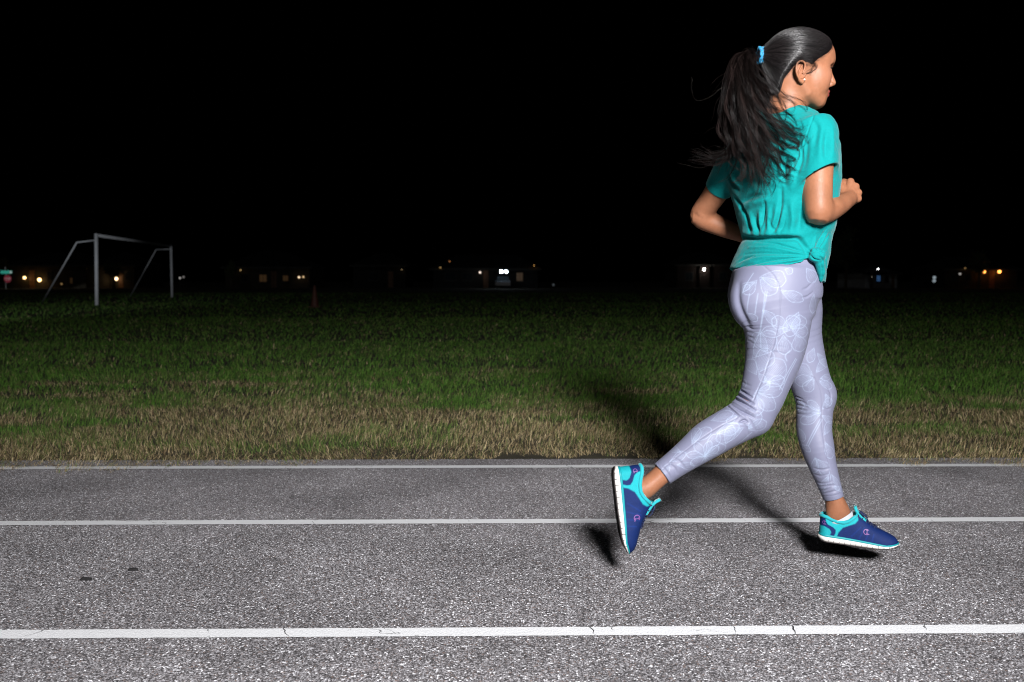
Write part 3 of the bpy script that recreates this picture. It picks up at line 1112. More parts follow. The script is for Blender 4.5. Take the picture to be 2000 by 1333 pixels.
class Sculpt:
    """brush strokes, given as lines on the visible side of the garment, projected onto its surface"""

    def __init__(self, V, Q):
        self.V, self.Q = V, Q
        self.bvh = BVHTree.FromPolygons([tuple(map(float, v)) for v in V], Q.tolist())

    def cast(self, px, py):
        d = Vector(ray(px, py)).normalized()
        h = self.bvh.ray_cast(Vector(CAM), d)
        return None if h[0] is None else np.array(h[0])

    def line(self, pts, step=1.2):
        pts = np.asarray(pts, float)
        L = np.linalg.norm(np.diff(pts, axis=0), axis=1).sum()
        n = max(3, int(L / step))
        sp = spline(pts, n)
        out, tt = [], []
        for i, p in enumerate(sp):
            h = self.cast(*p)
            if h is not None and (not out or np.linalg.norm(h - out[-1]) < .03):
                out.append(h); tt.append(i / (n - 1))
        return np.array(out).reshape(-1, 3), np.array(tt)

    def near(self, L, R):
        lo, hi = L.min(0) - R, L.max(0) + R
        idx = np.nonzero(((self.V > lo) & (self.V < hi)).all(1))[0]
        if not len(idx):
            return idx, None, None
        best = np.full(len(idx), 9.0); arg = np.zeros(len(idx), int)
        for s in range(0, len(idx), 20000):
            d = np.linalg.norm(self.V[idx[s:s + 20000], None] - L[None], axis=2)
            best[s:s + 20000] = d.min(1); arg[s:s + 20000] = d.argmin(1)
        k = best < R
        return idx[k], best[k], arg[k]

    def groove(self, strokes, N):
        """strokes: (points, width m, amplitude m [, taper]) ; + is out"""
        D = np.zeros(len(self.V))
        for s in strokes:
            pts, w, amp = s[:3]
            L, t = self.line(pts)
            if len(L) < 2:
                continue
            idx, d, a = self.near(L, w * 2.6)
            if d is None or not len(idx):
                continue
            tp = np.sin(np.pi * np.clip(t[a] * .84 + .08, 0, 1)) ** .7 if len(s) < 4 else (s[3](t[a]))
            vis = (N[idx] * (self.V[idx] - CAM)).sum(1) < .3 * np.linalg.norm(self.V[idx] - CAM, axis=1)
            D[idx] += amp * tp * np.exp(-(d / w) ** 2) * vis
        D = np.clip(D, -.0105, .012)
        self.V = (self.V + N * D[:, None]).astype(np.float32)

    def paint(self, strokes, C, color, w, alpha=1.0):
        for pts in strokes:
            L, t = self.line(pts, 1.0)
            if len(L) < 2:
                continue
            idx, d, a = self.near(L, w * 2.2)
            if d is None or not len(idx):
                continue
            k = (alpha * np.exp(-(d / w) ** 2 * .9))[:, None]
            C[idx] = C[idx] * (1 - k) + np.asarray(color)[None] * k


def Z(scale, ox, oy, *strokes):
    """points read off an enlarged view of the photograph -> photograph pixels"""
    return [[(ox + x / scale, oy + y / scale) for x, y in s] for s in strokes]


def in_poly(x, y, poly):
    c = np.zeros(len(x), bool)
    n = len(poly)
    for i in range(n):
        x0, y0 = poly[i]; x1, y1 = poly[(i + 1) % n]
        k = ((y0 > y) != (y1 > y)) & (x < (x1 - x0) * (y - y0) / (y1 - y0 + 1e-12) + x0)
        c ^= k
    return c


# ------------------------------------------------------------------ the runner
GROUND = P(1500, 1088, 2.5)
runner = empty('person', (0.76, 2.5, 0.0))
tag(runner, 'running woman in teal t-shirt, lavender floral leggings and blue shoes, ponytail flying', 'person')
RL = np.array([0.76, 2.5, 0.0])


def part(name, V, Q, material, parent=runner, smooth=True, off=RL):
    return mesh_obj(name, np.asarray(V) - off, Q, material, parent, smooth)


def yawF(deg):
    a = math.radians(deg)
    return np.array([math.cos(a), math.sin(a), 0.0])


# --- limbs as seen in the photograph: (px, py, depth, half width px, half depth m)
R_LEG = [(1513, 540, 2.455, 76, .098), (1509, 588, 2.44, 78, .096), (1517, 638, 2.43, 64, .088), (1512, 691, 2.425, 55, .081),
         (1497, 745, 2.42, 46, .070), (1484, 783, 2.42, 42, .062), (1463, 812, 2.42, 41, .058), (1440, 827, 2.42, 39, .055),
         (1414, 841, 2.42, 37.5, .055), (1381, 861, 2.42, 36.5, .053), (1350, 884, 2.42, 31, .047), (1320, 906, 2.42, 26.5, .041),
         (1293, 926, 2.42, 24.5, .037)]
L_LEG = [(1530, 520, 2.525, 40, .055), (1535, 552, 2.55, 56, .076), (1542, 600, 2.565, 61, .088), (1551, 655, 2.575, 52, .082), (1565, 700, 2.575, 45, .074),
         (1581, 742, 2.575, 39, .065), (1591, 772, 2.575, 38.5, .060), (1591, 803, 2.575, 34, .056), (1590, 840, 2.575, 33, .056),
         (1597, 875, 2.57, 31, .053), (1605, 905, 2.57, 27, .047), (1617, 940, 2.57, 22.5, .040), (1628, 972, 2.57, 19.6, .035)]
def step_in(st):
    """the feet swing a little nearer the camera than the hips"""
    return [(a, b, y - .062 * min(max((b - 680) / 280, 0), 1), h, w) for a, b, y, h, w in st]


R_LEG, L_LEG = step_in(R_LEG), step_in(L_LEG)
leg_r, leg_l = limb_px(R_LEG, M=44), limb_px(L_LEG, M=44)
R_ANK = [(1350, 884, 2.42, 26, .040), (1300, 921, 2.42, 20.0, .032), (1280, 938, 2.42, 18.8, .030), (1262, 953, 2.42, 20.5, .029), (1246, 962, 2.42, 22.5, .0255),
         (1231, 985, 2.42, 19, .021), (1228, 1030, 2.42, 13, .018)]
L_ANK = [(1605, 905, 2.57, 22, .038), (1626, 965, 2.57, 17.2, .030), (1632, 984, 2.57, 20.0, .030), (1637, 1003, 2.57, 23.5, .0265), (1643, 1022, 2.568, 19, .018),
         (1660, 1042, 2.56, 13, .018), (1690, 1050, 2.55, 9, .016)]
R_ANK, L_ANK = step_in(R_ANK), step_in(L_ANK)
ank_r, ank_l = limb_px(R_ANK), limb_px(L_ANK)
# torso of the body (inside the shirt)
TORSO = [(1548, 222, 2.50, .060, .055, 30), (1545, 240, 2.50, .10, .07, 34), (1528, 270, 2.495, .135, .085, 36), (1522, 310, 2.495, .145, .095, 36),
         (1530, 370, 2.495, .135, .095, 33), (1538, 430, 2.495, .118, .088, 28), (1538, 470, 2.495, .112, .085, 22), (1525, 520, 2.495, .125, .095, 16),
         (1513, 560, 2.495, .14, .10, 12)]


def limb_yaw(st, M=40, n=2.0, da=0.0):
    C = [P(s[0], s[1], s[2]) for s in st]
    return Limb(C, [s[3] + da for s in st], [s[4] + da for s in st], [yawF(s[5]) for s in st], M, n)


torso = limb_yaw(TORSO, n=2.3)
UA_R = limb_px([(1599, 268, 2.385, 32, .046), (1597, 310, 2.37, 31, .044), (1596.5, 345, 2.36, 28.5, .042), (1597, 385, 2.35, 27.3, .039), (1598, 412, 2.342, 25, .035), (1597, 432, 2.338, 17, .022)])
FA_R = limb_px([(1588, 424, 2.335, 14, .02), (1598, 417, 2.345, 22.5, .031), (1615, 412, 2.375, 23.5, .034), (1635, 403, 2.43, 20, .032), (1652, 393, 2.485, 16, .027), (1658, 388, 2.51, 14.5, .024)])
UA_L = limb_px([(1428, 322, 2.61, 30, .046), (1414, 352, 2.64, 26, .043), (1392, 386, 2.67, 22.5, .039), (1370, 416, 2.70, 20.5, .035), (1358, 431, 2.705, 13, .02)])
FA_L = limb_px([(1352, 424, 2.70, 12, .018), (1366, 426, 2.70, 19, .033), (1386, 434, 2.705, 20, .035), (1420, 448, 2.70, 17.5, .031), (1450, 461, 2.695, 13, .025), (1466, 468, 2.69, 12, .022)])


def P3(l):
    return [P(*q) for q in l]


# right fist: knuckles to the right, fingers curling away from the camera
W_R = P(1655, 391, 2.505)
MCP_R = P3([(1661, 355.5, 2.535), (1671, 365, 2.53), (1676, 377, 2.525), (1675.5, 388.5, 2.52)])
HAND_R = []
for k, m in enumerate(MCP_R):
    ln = (1.0, 1.06, 1.0, .85)[k]
    p1 = m + np.array([-.004, .034, -.010]) * ln
    p2 = p1 + np.array([-.022, .006, -.012]) * ln
    p3 = p2 + np.array([-.006, -.018, .002]) * ln
    HAND_R.append(([m, p1, p2, p3], [.0098, .0088, .0082, .0070]))
TH_R = ([P(1647, 380, 2.515), P(1642, 362, 2.535), P(1648, 355, 2.555), P(1660, 358, 2.568)], [.012, .0100, .0088, .0078])
W_L = P(1467, 468, 2.69)
HAND_L = []
for k in range(4):
    m = P(1508 - k * 2, 474 + k * 10, 2.72 + .006 * k)
    p1 = m + np.array([.012, .028, -.006])
    p2 = p1 + np.array([-.018, .014, -.004])
    p3 = p2 + np.array([-.012, -.016, 0])
    HAND_L.append(([m, p1, p2, p3], [.0095, .0085, .008, .007]))
TH_L = ([P(1480, 470, 2.70), P(1494, 462, 2.72), P(1506, 466, 2.745), P(1512, 474, 2.755)], [.012, .0098, .0088, .0075])


def f_hand(X, W, HAND, TH):
    d = None
    for pts, rs in HAND:
        meta = cone(X, W, pts[0], .0145, .0102)
        d = meta if d is None else smin(d, meta, .0055)
    fing = None
    for pts, rs in HAND:
        e = chain(X, pts, rs)
        fing = e if fing is None else smin(fing, e, .0012)
    d = smin(d, fing, .004)
    return smin(d, chain(X, *TH), .005)


def f_body(X):
    d = smin(torso(X), UA_R(X), .03)
    d = smin(d, UA_L(X), .03)
    fr = smin(FA_R(X), f_hand(X, W_R, HAND_R, TH_R), .010)
    fl = smin(FA_L(X), f_hand(X, W_L, HAND_L, TH_L), .010)
    d = smin(d, fr, .014)
    d = smin(d, fl, .012)
    lg = smin(leg_r(X, -.008), leg_l(X, -.008), .01)
    lg = smin(lg, ank_r(X), .006)
    lg = smin(lg, ank_l(X), .006)
    return smin(d, lg, .03)


# --- head, in its own axes: x forward, r to her right (towards the camera), z up
HEAD_YAW = 5
HO = P(1550, 141, 2.49)
HF = yawF(HEAD_YAW)
HR = np.array([math.sin(math.radians(HEAD_YAW)), -math.cos(math.radians(HEAD_YAW)), 0.0])


def to_head(X):
    q = X - HO.astype(np.float32)
    return np.stack([q @ HF, q @ HR, q[:, 2]], 1).astype(np.float32)


def from_head(q):
    q = np.asarray(q, float)
    return HO + q[..., 0:1] * HF + q[..., 1:2] * HR + q[..., 2:3] * np.array([0, 0, 1.0])


def f_skull(q):
    """cranium, forehead, jaw without nose, ears or lips; q in head axes, symmetric in r"""
    s = q.copy()
    s[:, 1] = np.abs(s[:, 1])
    d = ell(q, (.012, 0, .033), (.092, .070, .077))
    d = smin(d, ell(q, (.050, 0, .040), (.0585, .060, .050)), .02)         # forehead
    d = smin(d, ell(q, (.048, 0, -.022), (.048, .054, .062)), .02)        # mid face
    d = smin(d, ell(s, (.059, .034, -.018), (.029, .027, .026)), .018)      # cheek
    d = smin(d, ell(s, (.050, .030, -.043), (.029, .025, .028)), .02)
    d = smin(d, ell(q, (.063, 0, -.071), (.026, .031, .024)), .016)        # chin block
    d = smin(d, ell(q, (.0745, 0, -.083), (.0125, .016, .0125)), .012)
    jaw = cone(s, (.004, .050, -.040), (.020, .046, -.064), .014, .013)
    jaw = np.minimum(jaw, cone(s, (.020, .046, -.064), (.062, .022, -.081), .013, .012))
    d = smin(d, jaw, .022)
    d = smin(d, ell(q, (.020, 0, -.030), (.05, .050, .045)), .02)
    d = smin(d, ell(q, (.076, 0, -.056), (.0185, .025, .021)), .012)        # muzzle
    # neck
    nk = cone(q, (-.012, 0, -.030), (-.016, 0, -.090), .050, .049)
    nk = np.minimum(nk, cone(q, (-.016, 0, -.090), (-.034, -.004, -.165), .049, .060))
    d = smin(d, nk, .022)
    return d


EAR_O = np.array([-.013, .0700, -.018])
EAR_OUT = math.radians(12)


def ear_pt(u, v, w=0.0):
    """u forward, v up on the ear's own plane (m), w outwards"""
    x = EAR_O[0] + u * math.cos(EAR_OUT) + w * math.sin(EAR_OUT) * -0.4
    r = EAR_O[1] - u * math.sin(EAR_OUT) + w
    return (x, r, EAR_O[2] + v)


EPX = .00138
HELIX = [ear_pt((x - 1563) * EPX * 1.12, (143 - y) * EPX, w) for x, y, w in
         [(1569.5, 143, .002), (1573, 134, .003), (1573, 127, .005), (1569, 122.5, .0065), (1563, 122, .007), (1557, 127, .0075), (1555, 135, .0075),
          (1556.5, 145, .006), (1560.5, 153, .004), (1565, 159, .002)]]
LOBE = [ear_pt((x - 1563) * EPX * 1.12, (143 - y) * EPX, w) for x, y, w in [(1564, 157, .001), (1568.5, 160.5, 0), (1571.5, 157, -.001)]]
ANTI = [ear_pt((x - 1563) * EPX * 1.12, (143 - y) * EPX, w) for x, y, w in
        [(1568, 129, .001), (1564.5, 136, .002), (1562, 142, .002), (1562.5, 149, .0015), (1567, 153, .0015), (1571, 151, .0005)]]
TRAG = [ear_pt((x - 1563) * EPX * 1.12, (143 - y) * EPX, w) for x, y, w in [(1574, 141, -.001), (1574.3, 146, 0), (1573.0, 150, -.001)]]


def f_ear(q):
    s = q.copy()
    s[:, 1] = np.abs(s[:, 1])
    h = spline(HELIX, 14)
    d = chain(s, h, np.linspace(.0022, .0030, 14))
    d = smin(d, chain(s, LOBE, [.0042, .0052, .0042]), .004)
    d = smin(d, chain(s, spline(ANTI, 8), np.full(8, .0022)), .003)
    d = smin(d, chain(s, TRAG, [.0026, .0034, .0026]), .003)
    # thin plate behind
    c = np.array(ear_pt(.002, .001, -.002), np.float32)
    o = s - c
    ca, sa = math.cos(EAR_OUT), math.sin(EAR_OUT)
    u = o[:, 0] * ca - o[:, 1] * sa
    w = o[:, 0] * sa + o[:, 1] * ca
    pl = ell(np.stack([u, w, o[:, 2]], 1), (0, -.0015, 0), (.0128, .0028, .0225))
    return smin(d, pl, .003)


EYE = np.array([.0790, .031, .0005])
DE = EYE - np.array([.0845, .031, .0045])
EYE_R = .0118


def f_head(X):
    q = to_head(X)
    s = q.copy()
    s[:, 1] = np.abs(s[:, 1])
    d = f_skull(q)
    d = smin(d, chain(s, [(.098, .0, .031), (.0970, .016, .031), (.0855, .036, .0225)], [.008, .0075, .0065]), .012)   # brow
    d = smax(d, -ell(s, (.100, .031, .002), (.0185, .018, .0118)), .009)        # socket
    nose = chain(q, [(.0965, 0, .010), (.1035, 0, -.007), (.1108, 0, -.0272)], [.0068, .0072, .0088])
    nose = smin(nose, ell(s, (.0995, .0108, -.0335), (.0098, .0070, .0072)), .005)
    d = smin(d, nose, .008)
    d = smax(d, -ell(s, (.1040, .0068, -.0412), (.0055, .0036, .0040)), .003)    # nostril
    d = smax(d, -ell(s, (.092, .0180, -.031), (.006, .0022, .009)), .006)      # alar crease
    # lids: a shell around the eyeball, open as a slit
    lid = np.sqrt(((s - EYE.astype(np.float32)) ** 2).sum(1)) - (EYE_R + .0016)
    zz = s[:, 2] - EYE[2]
    yy = (s[:, 1] - EYE[1])
    up = .0046 * np.sqrt(np.clip(1 - (yy / .0135) ** 2, 0, 1)) + .0002
    dn = -.0042 * np.sqrt(np.clip(1 - (yy / .0135) ** 2, 0, 1))
    slit = np.maximum(zz - up, dn - zz)
    slit = np.maximum(slit, EYE[0] + .001 - s[:, 0])
    lid = smax(lid, -slit, .0012)
    d = smin(d, lid, .003)
    # lips
    ul = chain(s, [(.0978, 0, -.0506), (.0940, .012, -.0536), (.0818, .0250, -.0590)], [.0042, .0042, .0024])
    ll = chain(s, [(.0955, 0, -.0604), (.0922, .012, -.0626), (.0816, .0245, -.0614)], [.0050, .0046, .0024])
    d = smin(d, smin(ul, ll, .0010), .0032)
    d = smin(d, f_ear(q), .0045)
    return d


# --- body mesh: head at fine grain, the rest coarser; both meet under the collar
lo = np.minimum.reduce([torso.lo, UA_R.lo, UA_L.lo, leg_r.lo, leg_l.lo, ank_r.lo, ank_l.lo, FA_L.lo]) - .03
hi = np.maximum.reduce([torso.hi, UA_R.hi, UA_L.hi, leg_r.hi, leg_l.hi, ank_r.hi, ank_l.hi, FA_R.hi]) + np.array([.06, .08, .03])
Vb, Qb = polygonise(f_body, lo, hi, .0034)
Vb = smooth_mesh(Vb, Qb, 2, .5)
z_cut = float(P(1550, 232, 2.49)[2])


def f_head_cut(X):
    return smax(f_head(X), (z_cut - .02) - X[:, 2], .004)


Vh, Qh = polygonise(f_head_cut, HO + [-.16, -.13, -.18], HO + [.16, .13, .15], .0014)
qh = to_head(Vh)
sh = qh.copy(); sh[:, 1] = np.abs(sh[:, 1])
SKIN = np.array(srgb(157, 105, 77)[:3])
Ch = np.tile(SKIN, (len(Vh), 1))
Cb = np.tile(SKIN * .97, (len(Vb), 1))


def blend(C, w, col):
    w = np.clip(w, 0, 1)[:, None]
    return C * (1 - w) + np.asarray(col)[None] * w


n3 = lambda X, s, sd: fbm(X[:, 0] * s + X[:, 1] * s * .7, X[:, 2] * s + X[:, 1] * s * .4, sd)
Ch = Ch * (1 + .22 * (n3(Vh, 60, 5) - .5))[:, None]
Cb = Cb * (1 + .34 * (n3(Vb, 22, 6) - .5))[:, None]
# warm cheeks and ears, darker eye surround
Ch = blend(Ch, .35 * np.exp(-(((sh - np.array([.075, .045, -.022])) / .022) ** 2).sum(1)), (.52, .22, .14))
Ch = blend(Ch, .45 * np.exp(-(((sh - np.array([.092, .033, .001])) / np.array([.02, .018, .011])) ** 2).sum(1)), (.19, .085, .05))
# lips
dl = np.minimum(chain(sh, [(.0978, 0, -.0506), (.0940, .012, -.0536), (.0818, .0250, -.0590)], [.0042, .0042, .0024]),
                chain(sh, [(.0955, 0, -.0604), (.0922, .012, -.0626), (.0816, .0245, -.0614)], [.0050, .0046, .0024]))
Ch = blend(Ch, (.0020 - dl) / .001, (.36, .06, .055))
mo = chain(sh, [(.1015, 0, -.0556), (.0970, .012, -.0582), (.0835, .0255, -.0604)], [.0010, .0010, .0008])
Ch = blend(Ch, (.0010 - mo) / .001, (.08, .012, .012))
# brow, lash line, nostril
br = chain(sh, [(.1050, .011, .0250), (.1015, .022, .0262), (.0925, .034, .0215), (.082, .044, .0135)], [.0026, .0032, .0026, .0012])
Ch = blend(Ch, .88 * (.0022 - br) / .002, (.018, .012, .010))
ll_ = chain(sh - DE.astype(np.float32), [(.0955, .0185, .0065), (.0975, .026, .0098), (.0955, .034, .0096), (.089, .0435, .0052)], [.0012] * 4)
Ch = blend(Ch, (.0013 - ll_) / .001, (.012, .008, .008))
lw = chain(sh - DE.astype(np.float32), [(.0955, .0190, .0025), (.097, .028, .0000), (.094, .036, .0005), (.088, .0435, .0035)], [.0007] * 4)
Ch = blend(Ch, .7 * (.0010 - lw) / .001, (.03, .018, .015))
Ch = blend(Ch, .8 * (.0012 - ell(sh, (.1040, .0068, -.0412), (.0060, .0040, .0045))) / .0015, (.05, .02, .015))
# fine shadow-coloured hair roots along the hairline
ZL_X = np.array([-.14, -.052, -.0468, -.043, -.0229, -.0057, .010, .0243, .038, .0687, .098, .13])
ZL_Z = np.array([-.066, -.066, -.0463, -.0273, .002, .0135, .012, .006, .0193, .038, .067, .09])


def hair_above(q):
    """height above the hairline, m"""
    mid = np.clip(1 - np.abs(q[:, 1]) / .05, 0, 1)
    z = np.interp(q[:, 0], ZL_X, ZL_Z)
    z = np.where(q[:, 0] > .05, z * (1 - mid) + np.maximum(z, .078) * mid, z)
    return q[:, 2] - z


ha = hair_above(qh)
Ch = blend(Ch, .75 * np.clip((ha + .012 * n3(Vh, 400, 9) + .002) / .012, 0, 1), (.05, .032, .024))
V = np.concatenate([Vb, Vh])
Q = np.concatenate([Qb, Qh + len(Vb)])
M_SKIN = mat('skin', rough=0.48, vcol='Col', sss=0.08, spec=0.34, bump=(900, .0003), bump2=(200, .00035), noise=(140, .07), rvar=.08)
body = part('body', V, Q, M_SKIN)
set_vcol(body, 'Col', np.concatenate([Cb, Ch]))

# eyes
for sgn in (1, -1):
    n1, n2 = 24, 24
    th = np.linspace(.02, math.pi - .02, n1); ph = np.linspace(0, 2 * math.pi, n2, endpoint=False)
    TT, PP_ = np.meshgrid(th, ph, indexing='ij')
    dirs = np.stack([np.cos(TT), np.sin(TT) * np.cos(PP_), np.sin(TT) * np.sin(PP_)], -1).reshape(-1, 3)
    e = EYE * np.array([1, sgn, 1])
    ev = from_head(e + dirs * EYE_R)
    i, j = np.meshgrid(np.arange(n1 - 1), np.arange(n2), indexing='ij')
    fq = np.stack([i * n2 + j, (i + 1) * n2 + j, (i + 1) * n2 + (j + 1) % n2, i * n2 + (j + 1) % n2], -1).reshape(-1, 4)
    eo = part('eye', ev, fq, mat('eye', rough=.08, vcol='Col', coat=.5))
    ang = np.degrees(np.arccos(np.clip(dirs @ np.array([.97, -.10 * sgn, -.15]), -1, 1)))
    cc = np.where((ang < 30)[:, None], np.array([[.035, .016, .008]]), np.array([[.55, .50, .47]]))
    cc = np.where((ang < 12)[:, None], np.array([[.004, .004, .004]]), cc)
    set_vcol(eo, 'Col', cc)
# upper lashes
lv, lf = [], []
for sgn in (1, -1):
    m = MB()
    for k in range(26):
        t = k / 25
        b0 = spline([(.0965, .0190, .0070), (.0985, .026, .0100), (.0965, .034, .0100), (.0895, .0440, .0058)], 26)[k]
        b0 = b0 + DE
        out = np.array([.0072, .0006 + .0055 * t, .0030])
        pts = [b0, b0 + out * .55 + [0, 0, -.0006], b0 + out]
        pts = from_head(np.array([[p[0], p[1] * sgn, p[2]] for p in pts]))
        m.tube(pts - RL, [.00035, .0003, .00012], 4)
    m.build('eyelashes', mat('lash', (.008, .006, .006, 1), .6), runner)
# pearl stud
c = from_head(np.array(ear_pt((1572.5 - 1563) * EPX * 1.12, (143 - 156.0) * EPX, .0042)))
MB().lathe(c - RL, [(.0026 * math.sin(a), -.0026 * math.cos(a)) for a in np.linspace(.1, 3.04, 9)], 14).build('earring', mat('pearl', (.8, .78, .75, 1), .15, coat=.5), runner, True)
# ------------------------------------------------------------------ leggings
PELVIS = limb_yaw([(1534, 470, 2.495, .112, .088, 20), (1526, 510, 2.495, .124, .098, 17), (1516, 545, 2.497, .139, .110, 15), (1513, 580, 2.50, .140, .110, 15),
                   (1516, 615, 2.50, .120, .085, 15)], n=2.2)


def f_leg(X):
    d = smin(leg_r(X), leg_l(X), .008)
    d = smin(d, PELVIS(X), .035)
    d = smin(d, ell(X, P(1473, 588, 2.425), (.064, .062, .070)), .022)      # near buttock
    d = smin(d, ell(X, P(1466, 584, 2.545), (.060, .058, .068)), .020)
    d = smin(d, ell(X, P(1604, 772, 2.552), (.037, .040, .040)), .02)       # far knee cap
    d = smin(d, ell(X, P(1480, 821, 2.39), (.034, .040, .034)), .02)       # near knee cap
    return d


lo = np.minimum(leg_r.lo, leg_l.lo) - .03
hi = np.maximum(leg_r.hi, leg_l.hi) + .03
Vl, Ql = polygonise(f_leg, lo, hi, .0021)
Nl = normals(Vl, Ql)
sc_ = Sculpt(Vl, Ql)
flat = lambda t: np.ones_like(t)
SEAM = Z(3.508, 1400, 480, [(300, 120), (345, 160), (390, 205), (425, 280), (436, 350), (434, 430), (425, 520), (400, 640), (370, 750), (335, 860), (295, 960), (250, 1060)]) + \
    Z(3.509, 1180, 740, [(1060, 60), (1010, 170), (925, 258), (800, 325), (680, 400), (560, 490), (470, 560), (395, 625)])
SEAM_L = Z(3.508, 1400, 480, [(585, 730), (640, 850), (690, 960), (712, 1060), (722, 1180), (735, 1320)]) + \
    Z(3.332, 1500, 720, [(300, 60), (340, 140), (352, 230), (348, 330), (362, 460), (385, 580), (410, 690), (435, 800)])
fold = Z(3.509, 1180, 740, [(918, 66), (960, 95), (1012, 128)], [(905, 104), (960, 135), (1022, 172)], [(884, 132), (950, 165), (1034, 218)],
         [(868, 176), (940, 220), (1028, 268)], [(846, 190), (880, 215), (918, 250)], [(930, 300), (960, 285), (985, 300)])
ridge = Z(3.509, 1180, 740, [(912, 84), (960, 112), (1015, 148)], [(893, 118), (955, 150), (1030, 194)], [(874, 152), (945, 192), (1034, 242)], [(855, 183), (900, 225), (960, 262)])
butt = Z(3.508, 1320, 300, [(430, 900), (425, 1000), (445, 1080), (480, 1150), (500, 1190)])
backk = Z(3.332, 1500, 720, [(172, 205), (215, 215), (255, 235)], [(176, 235), (220, 245), (262, 255)], [(180, 260), (215, 268), (250, 272)], [(160, 175), (195, 190), (230, 205)])
sm = Z(3.508, 1400, 480, [(205, 590), (235, 600), (260, 600)], [(208, 620), (235, 630), (255, 640)], [(210, 650), (232, 660), (250, 670)], [(170, 930), (200, 950), (230, 960)],
       [(160, 965), (195, 985), (225, 990)])
lowr = Z(3.332, 1500, 720, [(300, 690), (340, 700), (390, 690)], [(310, 740), (360, 750), (420, 735)], [(330, 800), (380, 790), (420, 770)])
hemr = Z(3.509, 1180, 740, [(366, 575), (400, 650), (450, 716)])
heml = Z(3.332, 1500, 720, [(345, 832), (420, 828), (486, 808)])
st = [(s, .0024, -.0085) for s in fold] + [(s, .0030, .0045) for s in ridge] + [(s, .010, -.007) for s in butt] + [(s, .0026, -.0030) for s in backk] + [(s, .0028, -.0016) for s in sm]
more = Z(3.509, 1180, 740, [(960, 240), (1010, 300), (1040, 360)], [(930, 275), (970, 330), (990, 390)], [(470, 540), (520, 570), (560, 620)], [(430, 580), (480, 610), (500, 650)], [(395, 600), (430, 640), (455, 690)], [(890, 60), (930, 80), (990, 100)])
more += Z(3.332, 1500, 720, [(330, 770), (380, 765), (440, 760)], [(300, 650), (350, 660), (400, 650)], [(345, 815), (400, 808), (450, 795)], [(175, 290), (230, 300), (280, 290)], [(390, 130), (410, 170), (405, 220)], [(360, 250), (385, 265), (405, 262)])
more += Z(3.508, 1400, 480, [(660, 250), (620, 290), (590, 300)], [(660, 320), (620, 350), (585, 355)], [(205, 560), (250, 575), (300, 570)], [(130, 1010), (180, 1040), (240, 1070)])
st += [(s, .0028, -.0026) for s in more]
st += [(s, .003, -.0020) for s in lowr] + [(s, .0016, -.0012, flat) for s in SEAM + SEAM_L] + [(s, .0014, -.0012, flat) for s in hemr + heml]
sc_.groove(st, Nl)
Vl = smooth_mesh(sc_.V, Ql, 1, .35)
sc_.V = Vl

# --- printed flowers: petal outlines and veins, drawn on the cloth
LAV = np.array(srgb(124, 126, 149)[:3])
PRT = np.array(srgb(174, 191, 216)[:3])
Cl = np.tile(LAV, (len(Vl), 1)) * (1 + .05 * (n3(Vl, 18, 3) - .5))[:, None]
prng = random.Random(11)


def petal(x, y, ang, L, W, veins=4, curl=0.0):
    """outline + veins of one petal rooted at x,y"""
    c, s = math.cos(ang), math.sin(ang)
    T = lambda u, v: (x + u * c - v * s + curl * (u / L) ** 2 * -s * L, y + u * s + v * c + curl * (u / L) ** 2 * c * L)
    jit = lambda: prng.uniform(.86, 1.14)
    prof = [(0, 0), (.25, .55 * jit()), (.55, 1.0 * jit()), (.82, .85 * jit()), (.95, .42 * jit()), (1.0, .0), (.93, -.45 * jit()), (.80, -.88 * jit()), (.52, -.98 * jit()), (.24, -.5 * jit()), (0, 0)]
    out = [[T(u * L, v * W * .5) for u, v in prof]]
    veins = int(veins * 1.5)
    for k in range(veins):
        f = (k + 1) / (veins + 1) * 2 - 1
        out.append([T(.10 * L, f * .12 * W), T(.45 * L, f * .36 * W), T((.72 + prng.uniform(-.08, .12)) * L, f * .40 * W)])
    return out


def flower(x, y, R, n, rot, spread=6.28, W=.62, veins=4):
    o = []
    for k in range(n):
        a = math.radians(rot) + spread * k / max(1, n) + prng.uniform(-.12, .12)
        o += petal(x, y, a, R * prng.uniform(.82, 1.1), R * W, veins, prng.uniform(-.2, .2))
    return o


def leafp(x0, y0, x1, y1, w, veins=3):
    L = math.hypot(x1 - x0, y1 - y0)
    return petal(x0, y0, math.atan2(y1 - y0, x1 - x0), L, w, veins, prng.uniform(-.1, .1))


fine, bold = [], []
# near thigh and hip
fine += petal(1484, 542, .75, 44, 34, 6) + petal(1486, 540, .15, 50, 34, 5) + petal(1478, 548, 2.3, 36, 20, 3) + petal(1474, 552, 2.7, 40, 16, 3)
fine += leafp(1525, 567, 1567, 591, 20, 4) + leafp(1533, 526, 1548, 532, 14, 2) + leafp(1575, 524, 1594, 549, 22, 3) + leafp(1590, 575, 1584, 612, 12, 2)
fine += leafp(1490, 606, 1518, 632, 17, 4)
fine += petal(1543, 645, 3.05, 56, 22, 5) + petal(1540, 640, 3.6, 36, 26, 4) + petal(1543, 642, -.55, 36, 26, 5) + petal(1546, 645, .1, 32, 24, 4)
fine += petal(1530, 655, 1.5, 38, 26, 5) + petal(1556, 652, 1.35, 36, 28, 5) + petal(1545, 640, -1.3, 24, 28, 4)
fine += petal(1482, 728, -1.2, 50, 36, 6) + petal(1478, 732, -2.1, 34, 22, 3) + petal(1482, 730, .9, 20, 12, 2)
fine += petal(1492, 748, -.85, 58, 44, 7) + petal(1496, 752, -.3, 38, 22, 4)
fine += petal(1476, 764, -.02, 52, 26, 5) + petal(1476, 766, .75, 50, 30, 6) + petal(1474, 768, 1.4, 44, 26, 5) + petal(1478, 764, -.6, 30, 18, 3)
